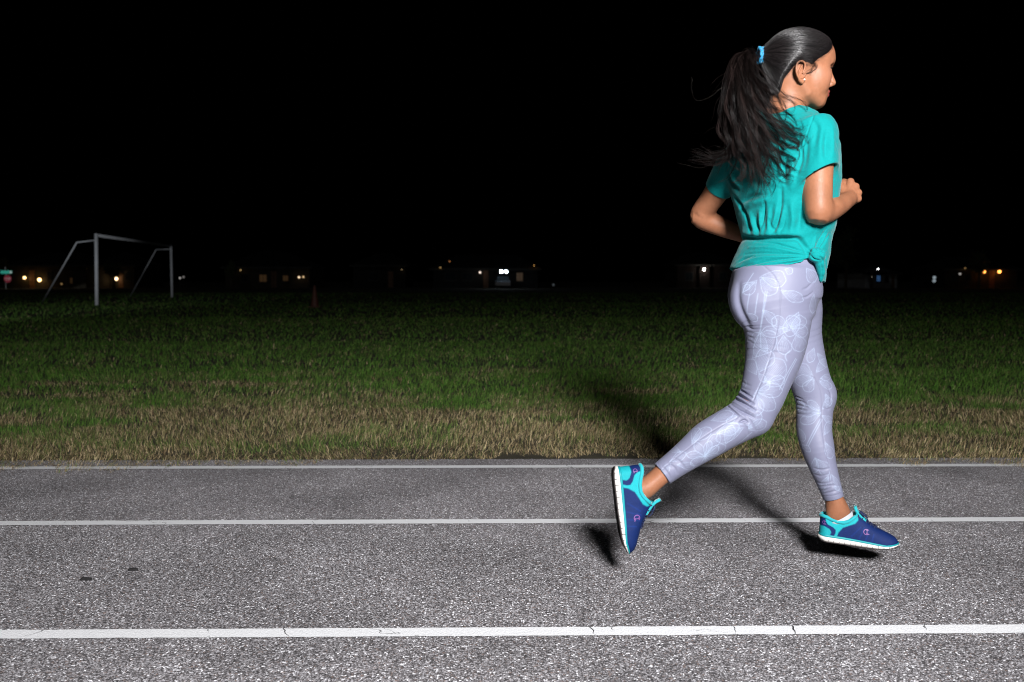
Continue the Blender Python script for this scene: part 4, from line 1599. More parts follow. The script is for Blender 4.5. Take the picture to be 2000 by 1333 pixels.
fine += petal(1470, 700, -.9, 66, 40, 7) + petal(1560, 610, 2.0, 52, 30, 5) + petal(1500, 690, -2.2, 48, 26, 5) + petal(1452, 836, 2.7, 58, 26, 6) + petal(1400, 846, -.3, 46, 24, 5)
fine += leafp(1460, 612, 1478, 628, 14, 2) + leafp(1447, 572, 1462, 556, 12, 2)
bold += Z(3.508, 1400, 480, [(332, 315), (315, 450), (292, 590), (250, 700)], [(345, 318), (322, 450), (300, 590), (302, 700)], [(225, 330), (212, 400), (205, 470)], [(282, 330), (268, 420), (262, 470)],
          [(540, 775), (475, 890), (430, 985)], [(548, 780), (490, 890), (450, 985)], [(480, 790), (470, 755), (500, 720)], [(165, 345), (200, 270), (250, 190)])
# near shin
fine += flower(1377, 892, 34, 8, 190, 6.28, .42, 3) + petal(1377, 890, -1.0, 50, 22, 4) + petal(1374, 892, -.45, 48, 18, 4)
fine += leafp(1417, 868, 1432, 832, 20, 3) + petal(1352, 862, -.6, 44, 22, 5) + petal(1352, 868, -1.2, 34, 18, 4) + petal(1330, 884, 3.6, 30, 14, 3)
fine += petal(1308, 902, -.5, 36, 16, 4) + petal(1310, 904, 2.2, 26, 14, 3) + petal(1322, 908, .1, 34, 14, 3) + leafp(1388, 822, 1432, 806, 18, 4) + leafp(1440, 812, 1420, 826, 12, 3)
fine += petal(1460, 840, -.4, 40, 20, 4) + petal(1462, 838, -1.0, 40, 24, 5)
bold += Z(3.509, 1180, 740, [(810, 312), (900, 305), (985, 320)], [(870, 480), (940, 430), (1010, 370)])
# far leg
fine += petal(1588, 735, -2.6, 40, 24, 5) + petal(1588, 738, 2.9, 36, 22, 5) + petal(1590, 740, 2.2, 30, 22, 4) + petal(1594, 728, -.9, 34, 16, 4) + petal(1600, 744, .5, 28, 14, 4) + petal(1602, 740, -.2, 20, 12, 3)
fine += petal(1604, 806, 3.25, 46, 22, 6) + petal(1604, 808, 2.75, 44, 22, 6) + petal(1606, 800, -.9, 28, 14, 4) + petal(1602, 802, -2.5, 30, 16, 4) + petal(1606, 812, .6, 24, 12, 3)
fine += petal(1610, 850, -1.1, 30, 14, 3) + petal(1612, 864, 1.2, 34, 16, 4) + petal(1594, 896, .9, 40, 22, 5) + petal(1592, 894, 1.6, 30, 14, 3) + petal(1618, 930, 2.0, 36, 18, 5)
fine += petal(1622, 926, 1.1, 36, 16, 4) + petal(1616, 944, 2.6, 26, 14, 3) + petal(1560, 836, 1.2, 28, 14, 3) + petal(1590, 680, 1.9, 30, 16, 3) + petal(1596, 690, .9, 34, 14, 3)
fine += petal(1628, 950, .4, 24, 10, 3) + petal(1566, 868, .7, 22, 10, 2) + leafp(1612, 770, 1622, 792, 12, 3)
bold += Z(3.332, 1500, 720, [(340, 330), (290, 420), (250, 500)], [(352, 335), (300, 430), (262, 505)])
# pale wash inside the petals
Vrel = Vl - CAM
fwd_ = np.array([0, math.cos(PITCH), -math.sin(PITCH)]); upv_ = np.array([0, math.sin(PITCH), math.cos(PITCH)])
dep = Vrel @ fwd_
PX_ = CX + F_PX * Vrel[:, 0] / dep
PY_ = CY - F_PX * (Vrel @ upv_) / dep
Nl2 = normals(Vl, Ql)
facing = (Nl2 * Vrel).sum(1) < 0
for pl in fine:
    if len(pl) < 8:
        continue
    pa = spline(np.array(pl), 30)
    sel = np.nonzero(facing & (PX_ > pa[:, 0].min()) & (PX_ < pa[:, 0].max()) & (PY_ > pa[:, 1].min()) & (PY_ < pa[:, 1].max()))[0]
    if len(sel):
        ins = sel[in_poly(PX_[sel], PY_[sel], [tuple(t) for t in pa])]
        Cl[ins] = Cl[ins] * .98 + PRT * .02
sc_.paint([p_ for p_ in fine if len(p_) > 7], Cl, PRT, .0010, .46)
sc_.paint([p_ for p_ in fine if len(p_) <= 7], Cl, PRT, .0008, .24)
sc_.paint(bold, Cl, PRT, .0014, .42)
# the cloth's other sides carry the same print, at random
faces_far = np.nonzero((Nl[:, 1] > .2))[0]
frng = np.random.default_rng(5)
for k in range(60):
    ci = faces_far[frng.integers(len(faces_far))]
    c, nrm = Vl[ci], Nl[ci]
    u = np.cross(nrm, [0, 0, 1.0]); u /= np.linalg.norm(u) + 1e-9
    w = np.cross(nrm, u)
    near = np.nonzero(((Vl - c) ** 2).sum(1) < .065 ** 2)[0][::1]
    near = near[Nl[near] @ nrm > .1]
    rel = Vl[near] - c
    q2 = np.stack([rel @ u, rel @ w], 1)
    pp = np.concatenate([spline(pl, 24) for pl in petal(0, 0, frng.uniform(0, 6.28), .055 * frng.uniform(.8, 1.2), .030, 3)])
    d = np.sqrt(((q2[:, None] - pp[None]) ** 2).sum(2)).min(1)
    kk = (.6 * np.exp(-(d / .0013) ** 2))[:, None]
    Cl[near] = Cl[near] * (1 - kk) + PRT * kk
sc_.paint(SEAM + SEAM_L + hemr + heml, Cl, LAV * .55, .0009, .7)
M_LEG = mat('leggings_knit', rough=0.5, vcol='Col', spec=0.4, sheen=0.04, bump=(1400, .0002))
leg = part('leggings', Vl, Ql, M_LEG)
set_vcol(leg, 'Col', Cl)

# ------------------------------------------------------------------ t-shirt
SHIRT = [(1551, 213, 2.495, .058, .056, 30), (1548, 226, 2.495, .088, .066, 32), (1542, 243, 2.495, .128, .080, 35), (1531, 268, 2.495, .158, .096, 36), (1527, 305, 2.495, .165, .108, 36),
         (1531, 350, 2.495, .159, .116, 35), (1535, 395, 2.495, .147, .117, 33), (1537, 432, 2.495, .138, .112, 29), (1537, 458, 2.495, .130, .108, 25), (1537, 470, 2.495, .124, .104, 23),
         (1533, 490, 2.495, .128, .107, 20), (1524, 515, 2.495, .135, .112, 18), (1514, 548, 2.495, .144, .118, 15)]
shirt_t = limb_yaw(SHIRT, 56, n=2.25)
SL_R = limb_px([(1587, 250, 2.40, 34, .051), (1596, 270, 2.385, 35, .054), (1597, 300, 2.375, 36, .057), (1597, 328, 2.365, 37.5, .059), (1597.5, 345, 2.36, 39, .061), (1597.5, 372, 2.358, 40.5, .063)])
SL_RC = limb_px([(1597, 305, 2.375, 31, .050), (1597, 328, 2.365, 32.8, .0525), (1597.5, 345, 2.36, 34.5, .0550), (1597.5, 390, 2.355, 37, .0585)])
SL_L = limb_px([(1440, 312, 2.60, 32, .050), (1428, 328, 2.61, 31, .051), (1414, 352, 2.64, 29, .050), (1403, 371, 2.66, 26.5, .049)])
SL_LC = limb_px([(1416, 348, 2.637, 24, .0425), (1403, 371, 2.66, 22.8, .0440), (1392, 390, 2.67, 23.2, .045)])
HEM = np.array([(1400, 562), (1432, 548), (1442, 538), (1457, 529), (1480, 524), (1502, 521), (1535, 518), (1562, 513), (1572, 506), (1580, 500), (1588, 508), (1594, 526), (1600, 548), (1640, 556)], float)
HEMW = np.array([P(x, y, np.interp(x, [1400, 1440, 1500, 1560, 1640], [2.56, 2.54, 2.42, 2.38, 2.40]))[[0, 2]] for x, y in HEM])
HEMW[:, 0] = np.maximum.accumulate(HEMW[:, 0] + np.arange(len(HEMW)) * 1e-6)
HZ0 = P(1566, 352, 2.33)
KNOT = P(1595, 499, 2.395)
KNOT_PX = (1595, 499)


def f_shirt(X):
    # sleeves are open tubes; the near one is cut on a slant, higher at the front
    hz = HZ0[2] + .47 * (X[:, 0] - HZ0[0]) - .36 * (X[:, 1] - HZ0[1])
    sr = smax(SL_R(X), hz - X[:, 2], .002)
    sr = smax(sr, -SL_RC(X), .002)
    sl = smax(SL_L(X), -SL_LC(X), .002)
    body_ = smin(shirt_t(X), smin(sr, ell(X, P(1592, 259, 2.40), (.053, .054, .044)), .03), .026)
    body_ = smin(body_, sl, .026)
    # hem: cut along a curve that drops to the back
    zh = np.interp(X[:, 0], HEMW[:, 0], HEMW[:, 1])
    d = smax(body_, (zh - X[:, 2]) * .85, .003)
    # open neck
    q = to_head(X)
    nk = cone(q, (-.018, 0, -.06), (-.037, -.004, -.158), .056, .0635)
    d = smax(d, -nk, .003)
    # knot and the two tails of cloth hanging from it
    kn = ell(X, KNOT, (.0235, .019, .0195))
    t1 = chain(X, [KNOT, P(1601, 515, 2.40 + DK), P(1604, 532, 2.41 + DK), P(1604, 548, 2.42 + DK)], [.012, .0125, .0115, .004])
    t2 = chain(X, [KNOT, P(1607, 508, 2.41 + DK), P(1610, 522, 2.42 + DK), P(1609, 532, 2.425 + DK)], [.011, .0105, .009, .004])
    kn = smin(kn, smin(t1, t2, .006), .005)
    return smin(d, kn, .006)


_t = np.linspace(2.2, 2.6, 400)
_p = np.array([P(KNOT_PX[0] - 6, KNOT_PX[1] - 6, y) for y in _t]).astype(np.float32)
_h = shirt_t(_p)
_y = _t[np.argmax(_h < 0)] if (_h < 0).any() else 2.395
print('knot depth', _y, 'min', _h.min())
DK = _y - .010 - 2.395
KNOT = P(1595, 499, 2.395 + DK)
lo = np.minimum.reduce([shirt_t.lo, SL_R.lo, SL_L.lo]) - .02
hi = np.maximum.reduce([shirt_t.hi, SL_R.hi, SL_L.hi]) + .03
Vs, Qs = polygonise(f_shirt, lo, hi, .0022)
_zh = np.interp(Vs[:, 0], HEMW[:, 0], HEMW[:, 1])
_m = np.clip((Vs[:, 2] - _zh - .012) / .012, 0, 1) * np.clip((SL_RC(Vs) - .009) / .005, 0, 1) * np.clip((SL_LC(Vs) - .009) / .005, 0, 1)
_m *= np.clip((np.linalg.norm(Vs - KNOT, axis=1) - .03) / .01, 0, 1) * np.clip((P(1550, 222, 2.49)[2] - Vs[:, 2]) / .01, 0, 1)
Vs = smooth_mesh(Vs, Qs, 14, .6, _m.astype(np.float32))
Ns = normals(Vs, Qs)
ss = Sculpt(Vs, Qs)
z3 = lambda *s: Z(3.508, 1320, 300, *s)
z1 = lambda *s: Z(3.174, 1300, 30, *s)
st = []
# blouse of cloth above the waist, and the tuck under it
st += [(s, .0065, -.0105) for s in z3([(462, 572), (560, 584), (700, 580), (820, 584), (858, 606), (885, 650), (905, 690)])]
st += [(s, .012, .0075) for s in z3([(468, 548), (560, 560), (700, 552), (800, 556), (850, 570)])]
# vertical drape of the back
st += [(s, w_, a_) for w_, a_, s in zip([.004, .0052, .0038, .0055, .0036, .0046], [-.0062, -.0035, -.0055, -.0062, -.0030, -.0042], z3([(470, 400), (492, 470), (515, 535)], [(545, 440), (560, 500), (580, 540)], [(612, 330), (602, 420), (592, 510)], [(722, 230), (716, 380), (690, 490), (668, 540)],
                                      [(752, 420), (738, 490), (718, 540)], [(650, 460), (660, 510), (690, 545)]))]
st += [(s, .008, .0055) for s in z3([(510, 420), (530, 480), (548, 540)], [(575, 400), (585, 470), (600, 540)], [(640, 380), (640, 470), (635, 540)], [(690, 360), (685, 440), (655, 520)], [(790, 330), (800, 450), (790, 540)],
                                    [(735, 380), (728, 450), (705, 510)])]
st += [(s, .010, -.008) for s in z3([(860, 300), (855, 400), (850, 480), (830, 545)])]
# shoulder blade and armpit folds
st += [(s, .007, -.007) for s in z3([(368, 70), (358, 130), (375, 190), (425, 250)], [(455, 330), (520, 300), (610, 285)], [(400, 300), (450, 370), (480, 430)])]
st += [(s, .010, .006) for s in z3([(390, 120), (400, 180), (440, 220)], [(480, 360), (560, 330), (640, 310)])]
st += [(s, .006, -.006) for s in z1([(815, 700), (830, 800), (838, 890), (815, 985)], [(745, 880), (735, 960), (740, 1050)])]
st += [(s, .010, .006) for s in z1([(790, 880), (785, 960), (780, 1060)])]
st += [(s, .008, -.0045) for s in z1([(905, 640), (940, 700), (925, 800)], [(1000, 720), (990, 820), (1000, 890)], [(880, 760), (870, 850), (860, 930)])]
st += [(s, .009, .004) for s in z1([(960, 700), (960, 800), (950, 900)], [(1035, 700), (1030, 800), (1035, 860)])]
# tension lines fanning out from the knot
st += [(s, .0030, -.0042) for s in z3([(912, 690), (800, 652), (660, 612), (540, 604)], [(908, 702), (760, 690), (600, 680), (470, 690)], [(906, 712), (780, 722), (600, 742), (440, 800)], [(905, 722), (820, 745), (700, 762)],
                                      [(925, 672), (900, 640), (870, 610)], [(958, 660), (985, 600), (1030, 520)], [(975, 668), (1010, 620), (1044, 570)], [(988, 684), (1020, 662), (1044, 650)], [(430, 742), (470, 720), (530, 700)],
                                      [(415, 800), (450, 775), (520, 755)], [(405, 840), (440, 815), (500, 792)])]
st += [(s, .0040, .0032) for s in z3([(910, 696), (780, 668), (640, 645), (500, 645)], [(907, 708), (770, 706), (600, 712), (460, 745)], [(906, 718), (800, 733), (640, 755), (470, 800)], [(968, 664), (998, 610), (1038, 545)],
                                     [(940, 662), (945, 620), (960, 570)])]
# knot wraps
st += [(s, .0022, -.0040) for s in z3([(925, 680), (950, 668), (985, 672), (1005, 700)], [(920, 700), (945, 725), (985, 735)], [(985, 705), (1000, 720), (1008, 740)], [(1000, 750), (1005, 800), (1000, 850)])]
# stitched hems and the collar band
st += [(s, .0018, -.0024, flat) for s in z1([(925, 600), (895, 680), (858, 790), (834, 880)])]
st += [(s, .0016, -.0019, flat) for s in z1([(848, 1003), (900, 978), (960, 958), (1010, 936), (1046, 905)], [(725, 612), (780, 588), (845, 586), (900, 596), (935, 602)])]
st += [(s, .0015, -.0010, flat) for s in z3([(222, 205), (290, 240), (365, 262)])]
st = [(s[0], s[1], s[2] * (1.35 if abs(s[2]) > .002 else 1)) + tuple(s[3:]) for s in st]
ss.groove(st, Ns)
Vs = smooth_mesh(ss.V, Qs, 1, .4)
# loose-cloth unevenness
_in = np.clip((np.minimum(SL_RC(Vs), SL_LC(Vs)) - .003) / .004, 0, 1)
Vs = Vs + Ns * _in[:, None] * ((n3(Vs, 22, 13) - .5) * .0050 + (n3(Vs, 60, 14) - .5) * .0016)[:, None]
TEAL = np.array(srgb(0, 139, 139)[:3])
M_SHIRT = mat('tshirt_jersey', (*TEAL, 1), rough=0.82, spec=0.2, sheen=0.15, noise=(260, .07), bump=(1100, .0004), bump2=(70, .0017))
part('t_shirt', Vs, Qs, M_SHIRT)
# ------------------------------------------------------------------ hair
def f_cap(X):
    q = to_head(X)
    off = np.clip(hair_above(q) * .30, -.005, .0055)
    d = f_skull(q) - off
    bulge = cone(q, (-.045, 0, .042), (-.086, 0, .0455), .040, .013)
    d = smin(d, bulge, .028)
    return smax(d, -.10 - q[:, 2], .004)


Vc, Qc = polygonise(f_cap, HO + [-.15, -.12, -.13], HO + [.15, .12, .15], .0026)
Vc = smooth_mesh(Vc, Qc, 1, .4)
M_HAIR = mat('hair_black', (.0045, .0038, .0042, 1), rough=.36, spec=.42, noise=(70, .3))
M_STRAND = mat('hair_strand', (.0125, .0088, .0082, 1), rough=.30, spec=.17, vcol='Col')
hair = part('hair', Vc, Qc, M_HAIR)
TIE = np.array([-.0930, 0, .043])


def strand_mesh(name, S, r0, r1, cols, parent, sides=3):
    """S (n, k, 3) world points -> thin tubes, one mesh"""
    n, k, _ = S.shape
    T = np.gradient(S, axis=1)
    T /= np.linalg.norm(T, axis=2)[..., None] + 1e-12
    ref = np.array([.35, -.85, .4])
    U = np.cross(T, ref); U /= np.linalg.norm(U, axis=2)[..., None] + 1e-12
    W = np.cross(T, U)
    rad = (np.asarray(r0)[:, None] * (1 - np.linspace(0, 1, k)[None] ** 2) + np.asarray(r1)[:, None] * np.linspace(0, 1, k)[None] ** 2)
    rings = []
    for j in range(sides):
        a = 2 * math.pi * j / sides
        rings.append(S + rad[..., None] * (math.cos(a) * U + math.sin(a) * W))
    V = np.stack(rings, 2).reshape(-1, 3)
    s, i, j = np.meshgrid(np.arange(n), np.arange(k - 1), np.arange(sides), indexing='ij')
    idx = lambda s, i, j: (s * k + i) * sides + j % sides
    F = np.stack([idx(s, i, j), idx(s, i, j + 1), idx(s, i + 1, j + 1), idx(s, i + 1, j)], -1).reshape(-1, 4)
    o = part(name, V, F, M_STRAND, parent, True)
    set_vcol(o, 'Col', np.repeat(np.asarray(cols), k * sides, axis=0))
    return o


# --- strands combed back over the head to the tie
hr = np.random.default_rng(21)
qc = to_head(Vc)
bvh_c = BVHTree.FromPolygons([tuple(map(float, v)) for v in Vc], Qc.tolist())
hab = hair_above(qc)
edge = np.nonzero((hab > .001) & (hab < .010) & (qc[:, 0] > -.07))[0]
inner = np.nonzero((hab > .012) & (qc[:, 0] > -.05))[0]
baby = np.nonzero((hab > -.009) & (hab < .001) & (qc[:, 0] > -.058))[0]
pick = np.concatenate([hr.choice(edge, 1300), hr.choice(inner, 700), hr.choice(baby, 420)])
bvh_h = BVHTree.FromPolygons([tuple(map(float, v)) for v in Vh], Qh.tolist())
C0 = np.array([0.0, 0, .03])
K = 18
tie_w = from_head(TIE)
c0w = from_head(C0)
S, SR = [], []
for v in pick:
    a = qc[v] - C0
    b = TIE - C0 + hr.normal(0, .004, 3)
    ra, rb = np.linalg.norm(a), np.linalg.norm(b)
    a, b = a / ra, b / rb
    om = math.acos(np.clip(a @ b, -1, 1))
    if om < .25:
        continue
    pts = []
    amp, ph, fr = hr.normal(0, .012), hr.uniform(0, 6.28), hr.uniform(.6, 1.6)
    side = np.cross(a, b); side /= np.linalg.norm(side) + 1e-9
    lift = hr.uniform(.0001, .0016) + (hr.random() < .06) * hr.uniform(.001, .003)
    for i in range(K):
        t = i / (K - 1)
        d = (math.sin((1 - t) * om) * a + math.sin(t * om) * b) / math.sin(om)
        d = d + side * amp * math.sin(math.pi * t) * math.sin(ph + fr * t * 6)
        d /= np.linalg.norm(d)
        dw = Vector(from_head(d) - HO).normalized()
        h = bvh_c.ray_cast(Vector(c0w), dw)
        p = np.array(h[0]) if h[0] is not None else c0w + np.array(dw) * .08
        if t < .3:
            h2 = bvh_h.ray_cast(Vector(c0w), dw)
            h2b = bvh_h.ray_cast(h2[0] + dw * .001, dw) if h2[0] is not None else h2
            if h2[0] is not None and h2[3] > np.linalg.norm(p - c0w):
                p = np.array(h2[0])
        pts.append(p + np.array(dw) * (lift * math.sin(math.pi * min(1, t * 1.0 + .05))))
    S.append(pts); SR.append(.00011 if hab[v] < .001 else hr.uniform(.00022, .0004))
S = np.array(S)
cc = np.array([.010, .0080, .0082]) * hr.choice([.3, .5, .8, 1.5, 3.2], (len(S), 1))
M_STRAND = mat('hair_combed', (.011, .009, .0095, 1), rough=.32, spec=.66, vcol='Col')
strand_mesh('combed_strands', S, np.array(SR), np.full(len(S), .0003), cc, hair)

M_STRAND = MATS['hair_strand']
# wisps in front of the ear
S = []
for k in range(26):
    x0, y0 = 1580 + hr.uniform(-3, 8), 119 + hr.uniform(-2, 4)
    pts = [(x0, y0), (x0 + 6 + hr.uniform(-2, 4), y0 + 8), (x0 + 6 + hr.uniform(-4, 5), y0 + 16), (x0 - 2 + hr.uniform(-6, 5), y0 + 23 + hr.uniform(-3, 3)), (x0 - 10 + hr.uniform(-4, 4), y0 + 26 + hr.uniform(-3, 3))]
    sp = spline(np.array(pts), 14)
    S.append([P(x, y, 2.416) for x, y in sp])
S = np.array(S)
bvh_h = BVHTree.FromPolygons([tuple(map(float, v)) for v in Vh], Qh.tolist())


def seat(S, bvh, gap):
    """lay strands just in front of a surface, as seen from the camera side"""
    for s in S:
        for i in range(len(s)):
            d = Vector(s[i] - CAM).normalized()
            h = bvh.ray_cast(Vector(CAM), d)
            if h[0] is not None:
                s[i] = np.array(h[0]) - np.array(d) * gap
    return S


S = seat(S, bvh_h, .0009)
strand_mesh('temple_wisps', S, np.full(len(S), .00022), np.full(len(S), .0001), np.tile([.016, .011, .009], (len(S), 1)), hair)

# --- scrunchie
m = MB()
ax = -HF
up_ = np.array([0, 0, 1.0]); sd_ = np.cross(ax, up_)
for ring, (off, R, r) in enumerate(((-.004, .0150, .0042), (.004, .0158, .0044))):
    pts, rr = [], []
    for k in range(41):
        a = 2 * math.pi * k / 40
        b = R * (1 + .10 * math.sin(a * 9 + ring))
        pts.append(tie_w + ax * (off + .0016 * math.sin(a * 7)) + b * (math.cos(a) * up_ * 1.15 + math.sin(a) * sd_) - RL)
        rr.append(r * (1 + .28 * math.sin(a * 11 + ring * 2)))
    m.tube(pts, rr, 8, cap=False)
m.build('hair_tie', mat('scrunchie_blue', (.010, .23, .44, 1), .35, sheen=.4, noise=(300, .5), bump=(700, .001)), runner, True)

# --- ponytail: locks that fly back, fall over the shoulder blades and split at the ends
T0 = (1489, 108, 2.478)
GD = [  # guides (px, py, depth)
    [T0, (1466, 106, 2.445), (1462, 128, 2.425), (1486, 160, 2.41), (1515, 180, 2.405), (1540, 186, 2.405), (1556, 200, 2.41), (1552, 222, 2.41)],
    [T0, (1463, 106, 2.445), (1456, 130, 2.42), (1478, 172, 2.40), (1512, 212, 2.39), (1546, 240, 2.38), (1566, 250, 2.37), (1577, 236, 2.37)],
    [T0, (1462, 107, 2.445), (1452, 135, 2.42), (1468, 182, 2.40), (1500, 232, 2.38), (1534, 262, 2.37), (1560, 272, 2.365), (1574, 262, 2.365)],
    [T0, (1460, 107, 2.445), (1450, 140, 2.42), (1462, 195, 2.40), (1490, 250, 2.38), (1524, 290, 2.37), (1545, 308, 2.37), (1536, 330, 2.37)],
    [T0, (1458, 108, 2.445), (1447, 145, 2.42), (1456, 205, 2.40), (1480, 265, 2.38), (1506, 315, 2.37), (1528, 338, 2.37), (1534, 352, 2.37)],
    [T0, (1458, 108, 2.445), (1446, 148, 2.42), (1452, 208, 2.40), (1470, 270, 2.385), (1486, 320, 2.375), (1492, 356, 2.375), (1488, 386, 2.375)],
    [T0, (1457, 109, 2.445), (1443, 150, 2.42), (1444, 210, 2.40), (1450, 262, 2.39), (1466, 310, 2.38), (1480, 350, 2.38), (1474, 388, 2.38)],
    [T0, (1456, 110, 2.445), (1440, 155, 2.42), (1433, 205, 2.41), (1434, 250, 2.40), (1448, 295, 2.395), (1462, 335, 2.39), (1458, 366, 2.39)],
    [T0, (1456, 111, 2.445), (1438, 160, 2.43), (1430, 205, 2.42), (1434, 255, 2.42), (1436, 290, 2.42), (1402, 312, 2.44), (1360, 322, 2.46)],
    [T0, (1456, 112, 2.445), (1436, 158, 2.43), (1428, 208, 2.43), (1436, 262, 2.43), (1428, 296, 2.43), (1392, 306, 2.45), (1352, 292, 2.47)],
]
NG = 40
guides = np.array([[P(*q) for q in spline(np.array(g), NG)] for g in GD])
LW = np.array([.2, .9, 1.0, 1.0, 1.2, 1.6, 1.5, 1.3, 1.1, .6]); LW = LW / LW.sum()
bvh_s = BVHTree.FromPolygons([tuple(map(float, v)) for v in Vs], Qs.tolist())
tt = np.linspace(0, 1, NG)
allS, allr, allc = [], [], []
for lock in range(165):
    g = hr.choice(len(GD), p=LW)
    g2 = int(np.clip(g + hr.choice([-1, 1]), 0, len(GD) - 1))
    if g >= 8 and g2 < 8:
        g2 = g
    b = hr.uniform(0, .55)
    ctr = guides[g] * (1 - b) + guides[g2] * b
    ln = hr.uniform(.70, 1.06) if g < 8 else hr.uniform(.85, 1.03)
    ctr = np.stack([np.interp(tt * ln, tt, ctr[:, k]) for k in range(3)], 1)
    spread = (.008 + .012 * np.sin(np.pi * np.minimum(tt * 1.1, 1)) + .014 * tt) * np.clip(tt * 7, .25, 1)
    if g in (8, 9):
        spread = spread * .45
    off = np.clip(hr.normal(0, 1, 3), -1.25, 1.25) * np.array([.85, .65, .8])
    early = np.clip(1 - tt * 3.2, 0, 1)
    ctr = ctr + off[None] * spread[:, None]
    ctr[:, 2] -= early * (np.maximum(off[2] * spread, 0) + .007 * np.sin(np.pi * np.clip(tt * 3.2, 0, 1)))
    w1, w2 = hr.normal(0, .0055, 3), hr.normal(0, .0034, 3)
    ctr = ctr + (np.sin(tt * hr.uniform(5, 11) + hr.uniform(0, 6)) * tt)[:, None] * w1 * 1.6 + (np.sin(tt * hr.uniform(14, 24) + hr.uniform(0, 6)) * tt)[:, None] * w2 * 1.4
    if hr.random() < .5:       # curled end
        cu = np.clip((tt - .78) / .22, 0, 1) ** 2
        ctr = ctr + cu[:, None] * np.array([hr.normal(.0, .016), hr.normal(-.004, .004), hr.uniform(-.004, .018)])
    # loose waves that grow towards the ends
    wv = np.clip(tt * 1.3 - .3, 0, 1)[:, None]
    f1, p1_ = hr.uniform(13, 24), hr.uniform(0, 6)
    ctr = ctr + (0 if g == 0 else 1) * wv * (np.sin(tt * f1 + p1_)[:, None] * np.array([.0052, -.0015, .0010]) + np.cos(tt * f1 + p1_)[:, None] * np.array([.0005, -.0025, .0022])) * hr.uniform(.6, 2.8)
    ns = int(hr.integers(8, 24))
    tint = hr.choice([.15, .2, .3, .5, 1.5])
    if g == 0:
        ns = 6
    for s in range(ns):
        o2 = hr.normal(0, 1, 3) * .0035
        wid = np.sin(np.pi * np.clip(tt * .86 + .08, 0, 1)) ** .6 * (1 - .55 * tt)
        st_ = ctr + o2[None] * wid[:, None]
        fz = hr.normal(0, .0032, 3)
        st_ = st_ + (np.sin(tt * hr.uniform(10, 26) + hr.uniform(0, 6)) * tt)[:, None] * fz
        l2 = hr.uniform(.8, 1.0)
        st_ = np.stack([np.interp(tt * l2, tt, st_[:, k]) for k in range(3)], 1)
        allS.append(st_); allr.append(hr.uniform(.00020, .00036)); allc.append(np.array([.0135, .0088, .0080]) * tint * hr.uniform(.7, 1.4))
# flyaways
for k in range(320):
    g = hr.integers(2, len(GD))
    ctr = guides[g].copy()
    t0 = hr.uniform(.08, .75)
    ln = hr.uniform(.10, .28)
    seg = np.stack([np.interp(t0 + tt * ln, tt, ctr[:, j]) for j in range(3)], 1)
    dr = np.array([hr.normal(-.35, .8), hr.normal(-.2, .4), hr.normal(.05, .6)])
    seg = seg + hr.normal(0, .010, 3) * np.array([1, .6, 1]) + (tt ** 1.6)[:, None] * dr * hr.uniform(.008, .032) + (np.sin(tt * hr.uniform(4, 9) + hr.uniform(0, 6)) * tt)[:, None] * hr.normal(0, .009, 3)
    allS.append(seg); allr.append(.00017); allc.append(np.array([.02, .014, .012]))
# a few long single hairs blown out to the left
for pts in ([(1440, 160), (1412, 170), (1385, 190), (1360, 196), (1350, 175), (1351, 152)], [(1440, 270), (1420, 290), (1390, 300), (1360, 290), (1355, 300)],
            [(1436, 290), (1400, 312), (1370, 328), (1340, 322), (1322, 318)], [(1446, 200), (1430, 205), (1412, 218), (1402, 214)], [(1450, 140), (1430, 150), (1414, 166), (1408, 176)],
            [(1452, 118), (1438, 128), (1420, 140), (1404, 150)], [(1448, 240), (1430, 250), (1416, 262), (1406, 260)]):
    sp = spline(np.array(pts, float), NG)
    for q in range(2):
        allS.append(np.array([P(x + hr.normal(0, .6) * i / NG + q * 1.4, y + q * 1.1 * i / NG, 2.43) for i, (x, y) in enumerate(sp)]))
        allr.append(.00013); allc.append(np.array([.016, .012, .010]))
S = np.array(allS)
# keep the hair outside the shirt, neck and head
for s in S:
    for i in range(3, NG):
        p = Vector(s[i])
        for bv in (bvh_s, bvh_h):
            d = (p - Vector(CAM))
            L = d.length
            h = bv.ray_cast(Vector(CAM), d / L)
            if h[0] is not None and h[3] < L + .0015:
                p = Vector(CAM) + d / L * (h[3] - .0025)
        s[i] = p
strand_mesh('ponytail', S, np.array(allr), np.array(allr) * .45, np.array(allc), hair)
# ------------------------------------------------------------------ shoes
NAVY, TEALS = np.array(srgb(5, 34, 90)[:3]), np.array(srgb(22, 165, 174)[:3])
M_UP = mat('shoe_mesh', rough=.7, vcol='Col', spec=.3, bump=(900, .0007), noise=(500, .12))
M_MID = mat('shoe_midsole', (.70, .68, .65, 1), .6, noise=(38, .24), bump=(300, .0003))
M_OUT = mat('shoe_outsole', (.035, .028, .028, 1), .75, noise=(50, .3))
M_RIM = mat('shoe_foxing', (*TEALS * .75, 1), .5)
M_COL = mat('shoe_collar', (*TEALS, 1), .75, sheen=.3, bump=(800, .0004))
M_LACE = mat('shoe_lace', (.012, .02, .07, 1), .8)
M_LOGO = mat('shoe_mark', (.17, .07, .26, 1), .55)
M_GROOVE = mat('sole_groove', (.03, .028, .03, 1), .9)
M_SOCK = mat('sock_grey', (.52, .54, .58, 1), .9, sheen=.3, bump=(600, .0008))

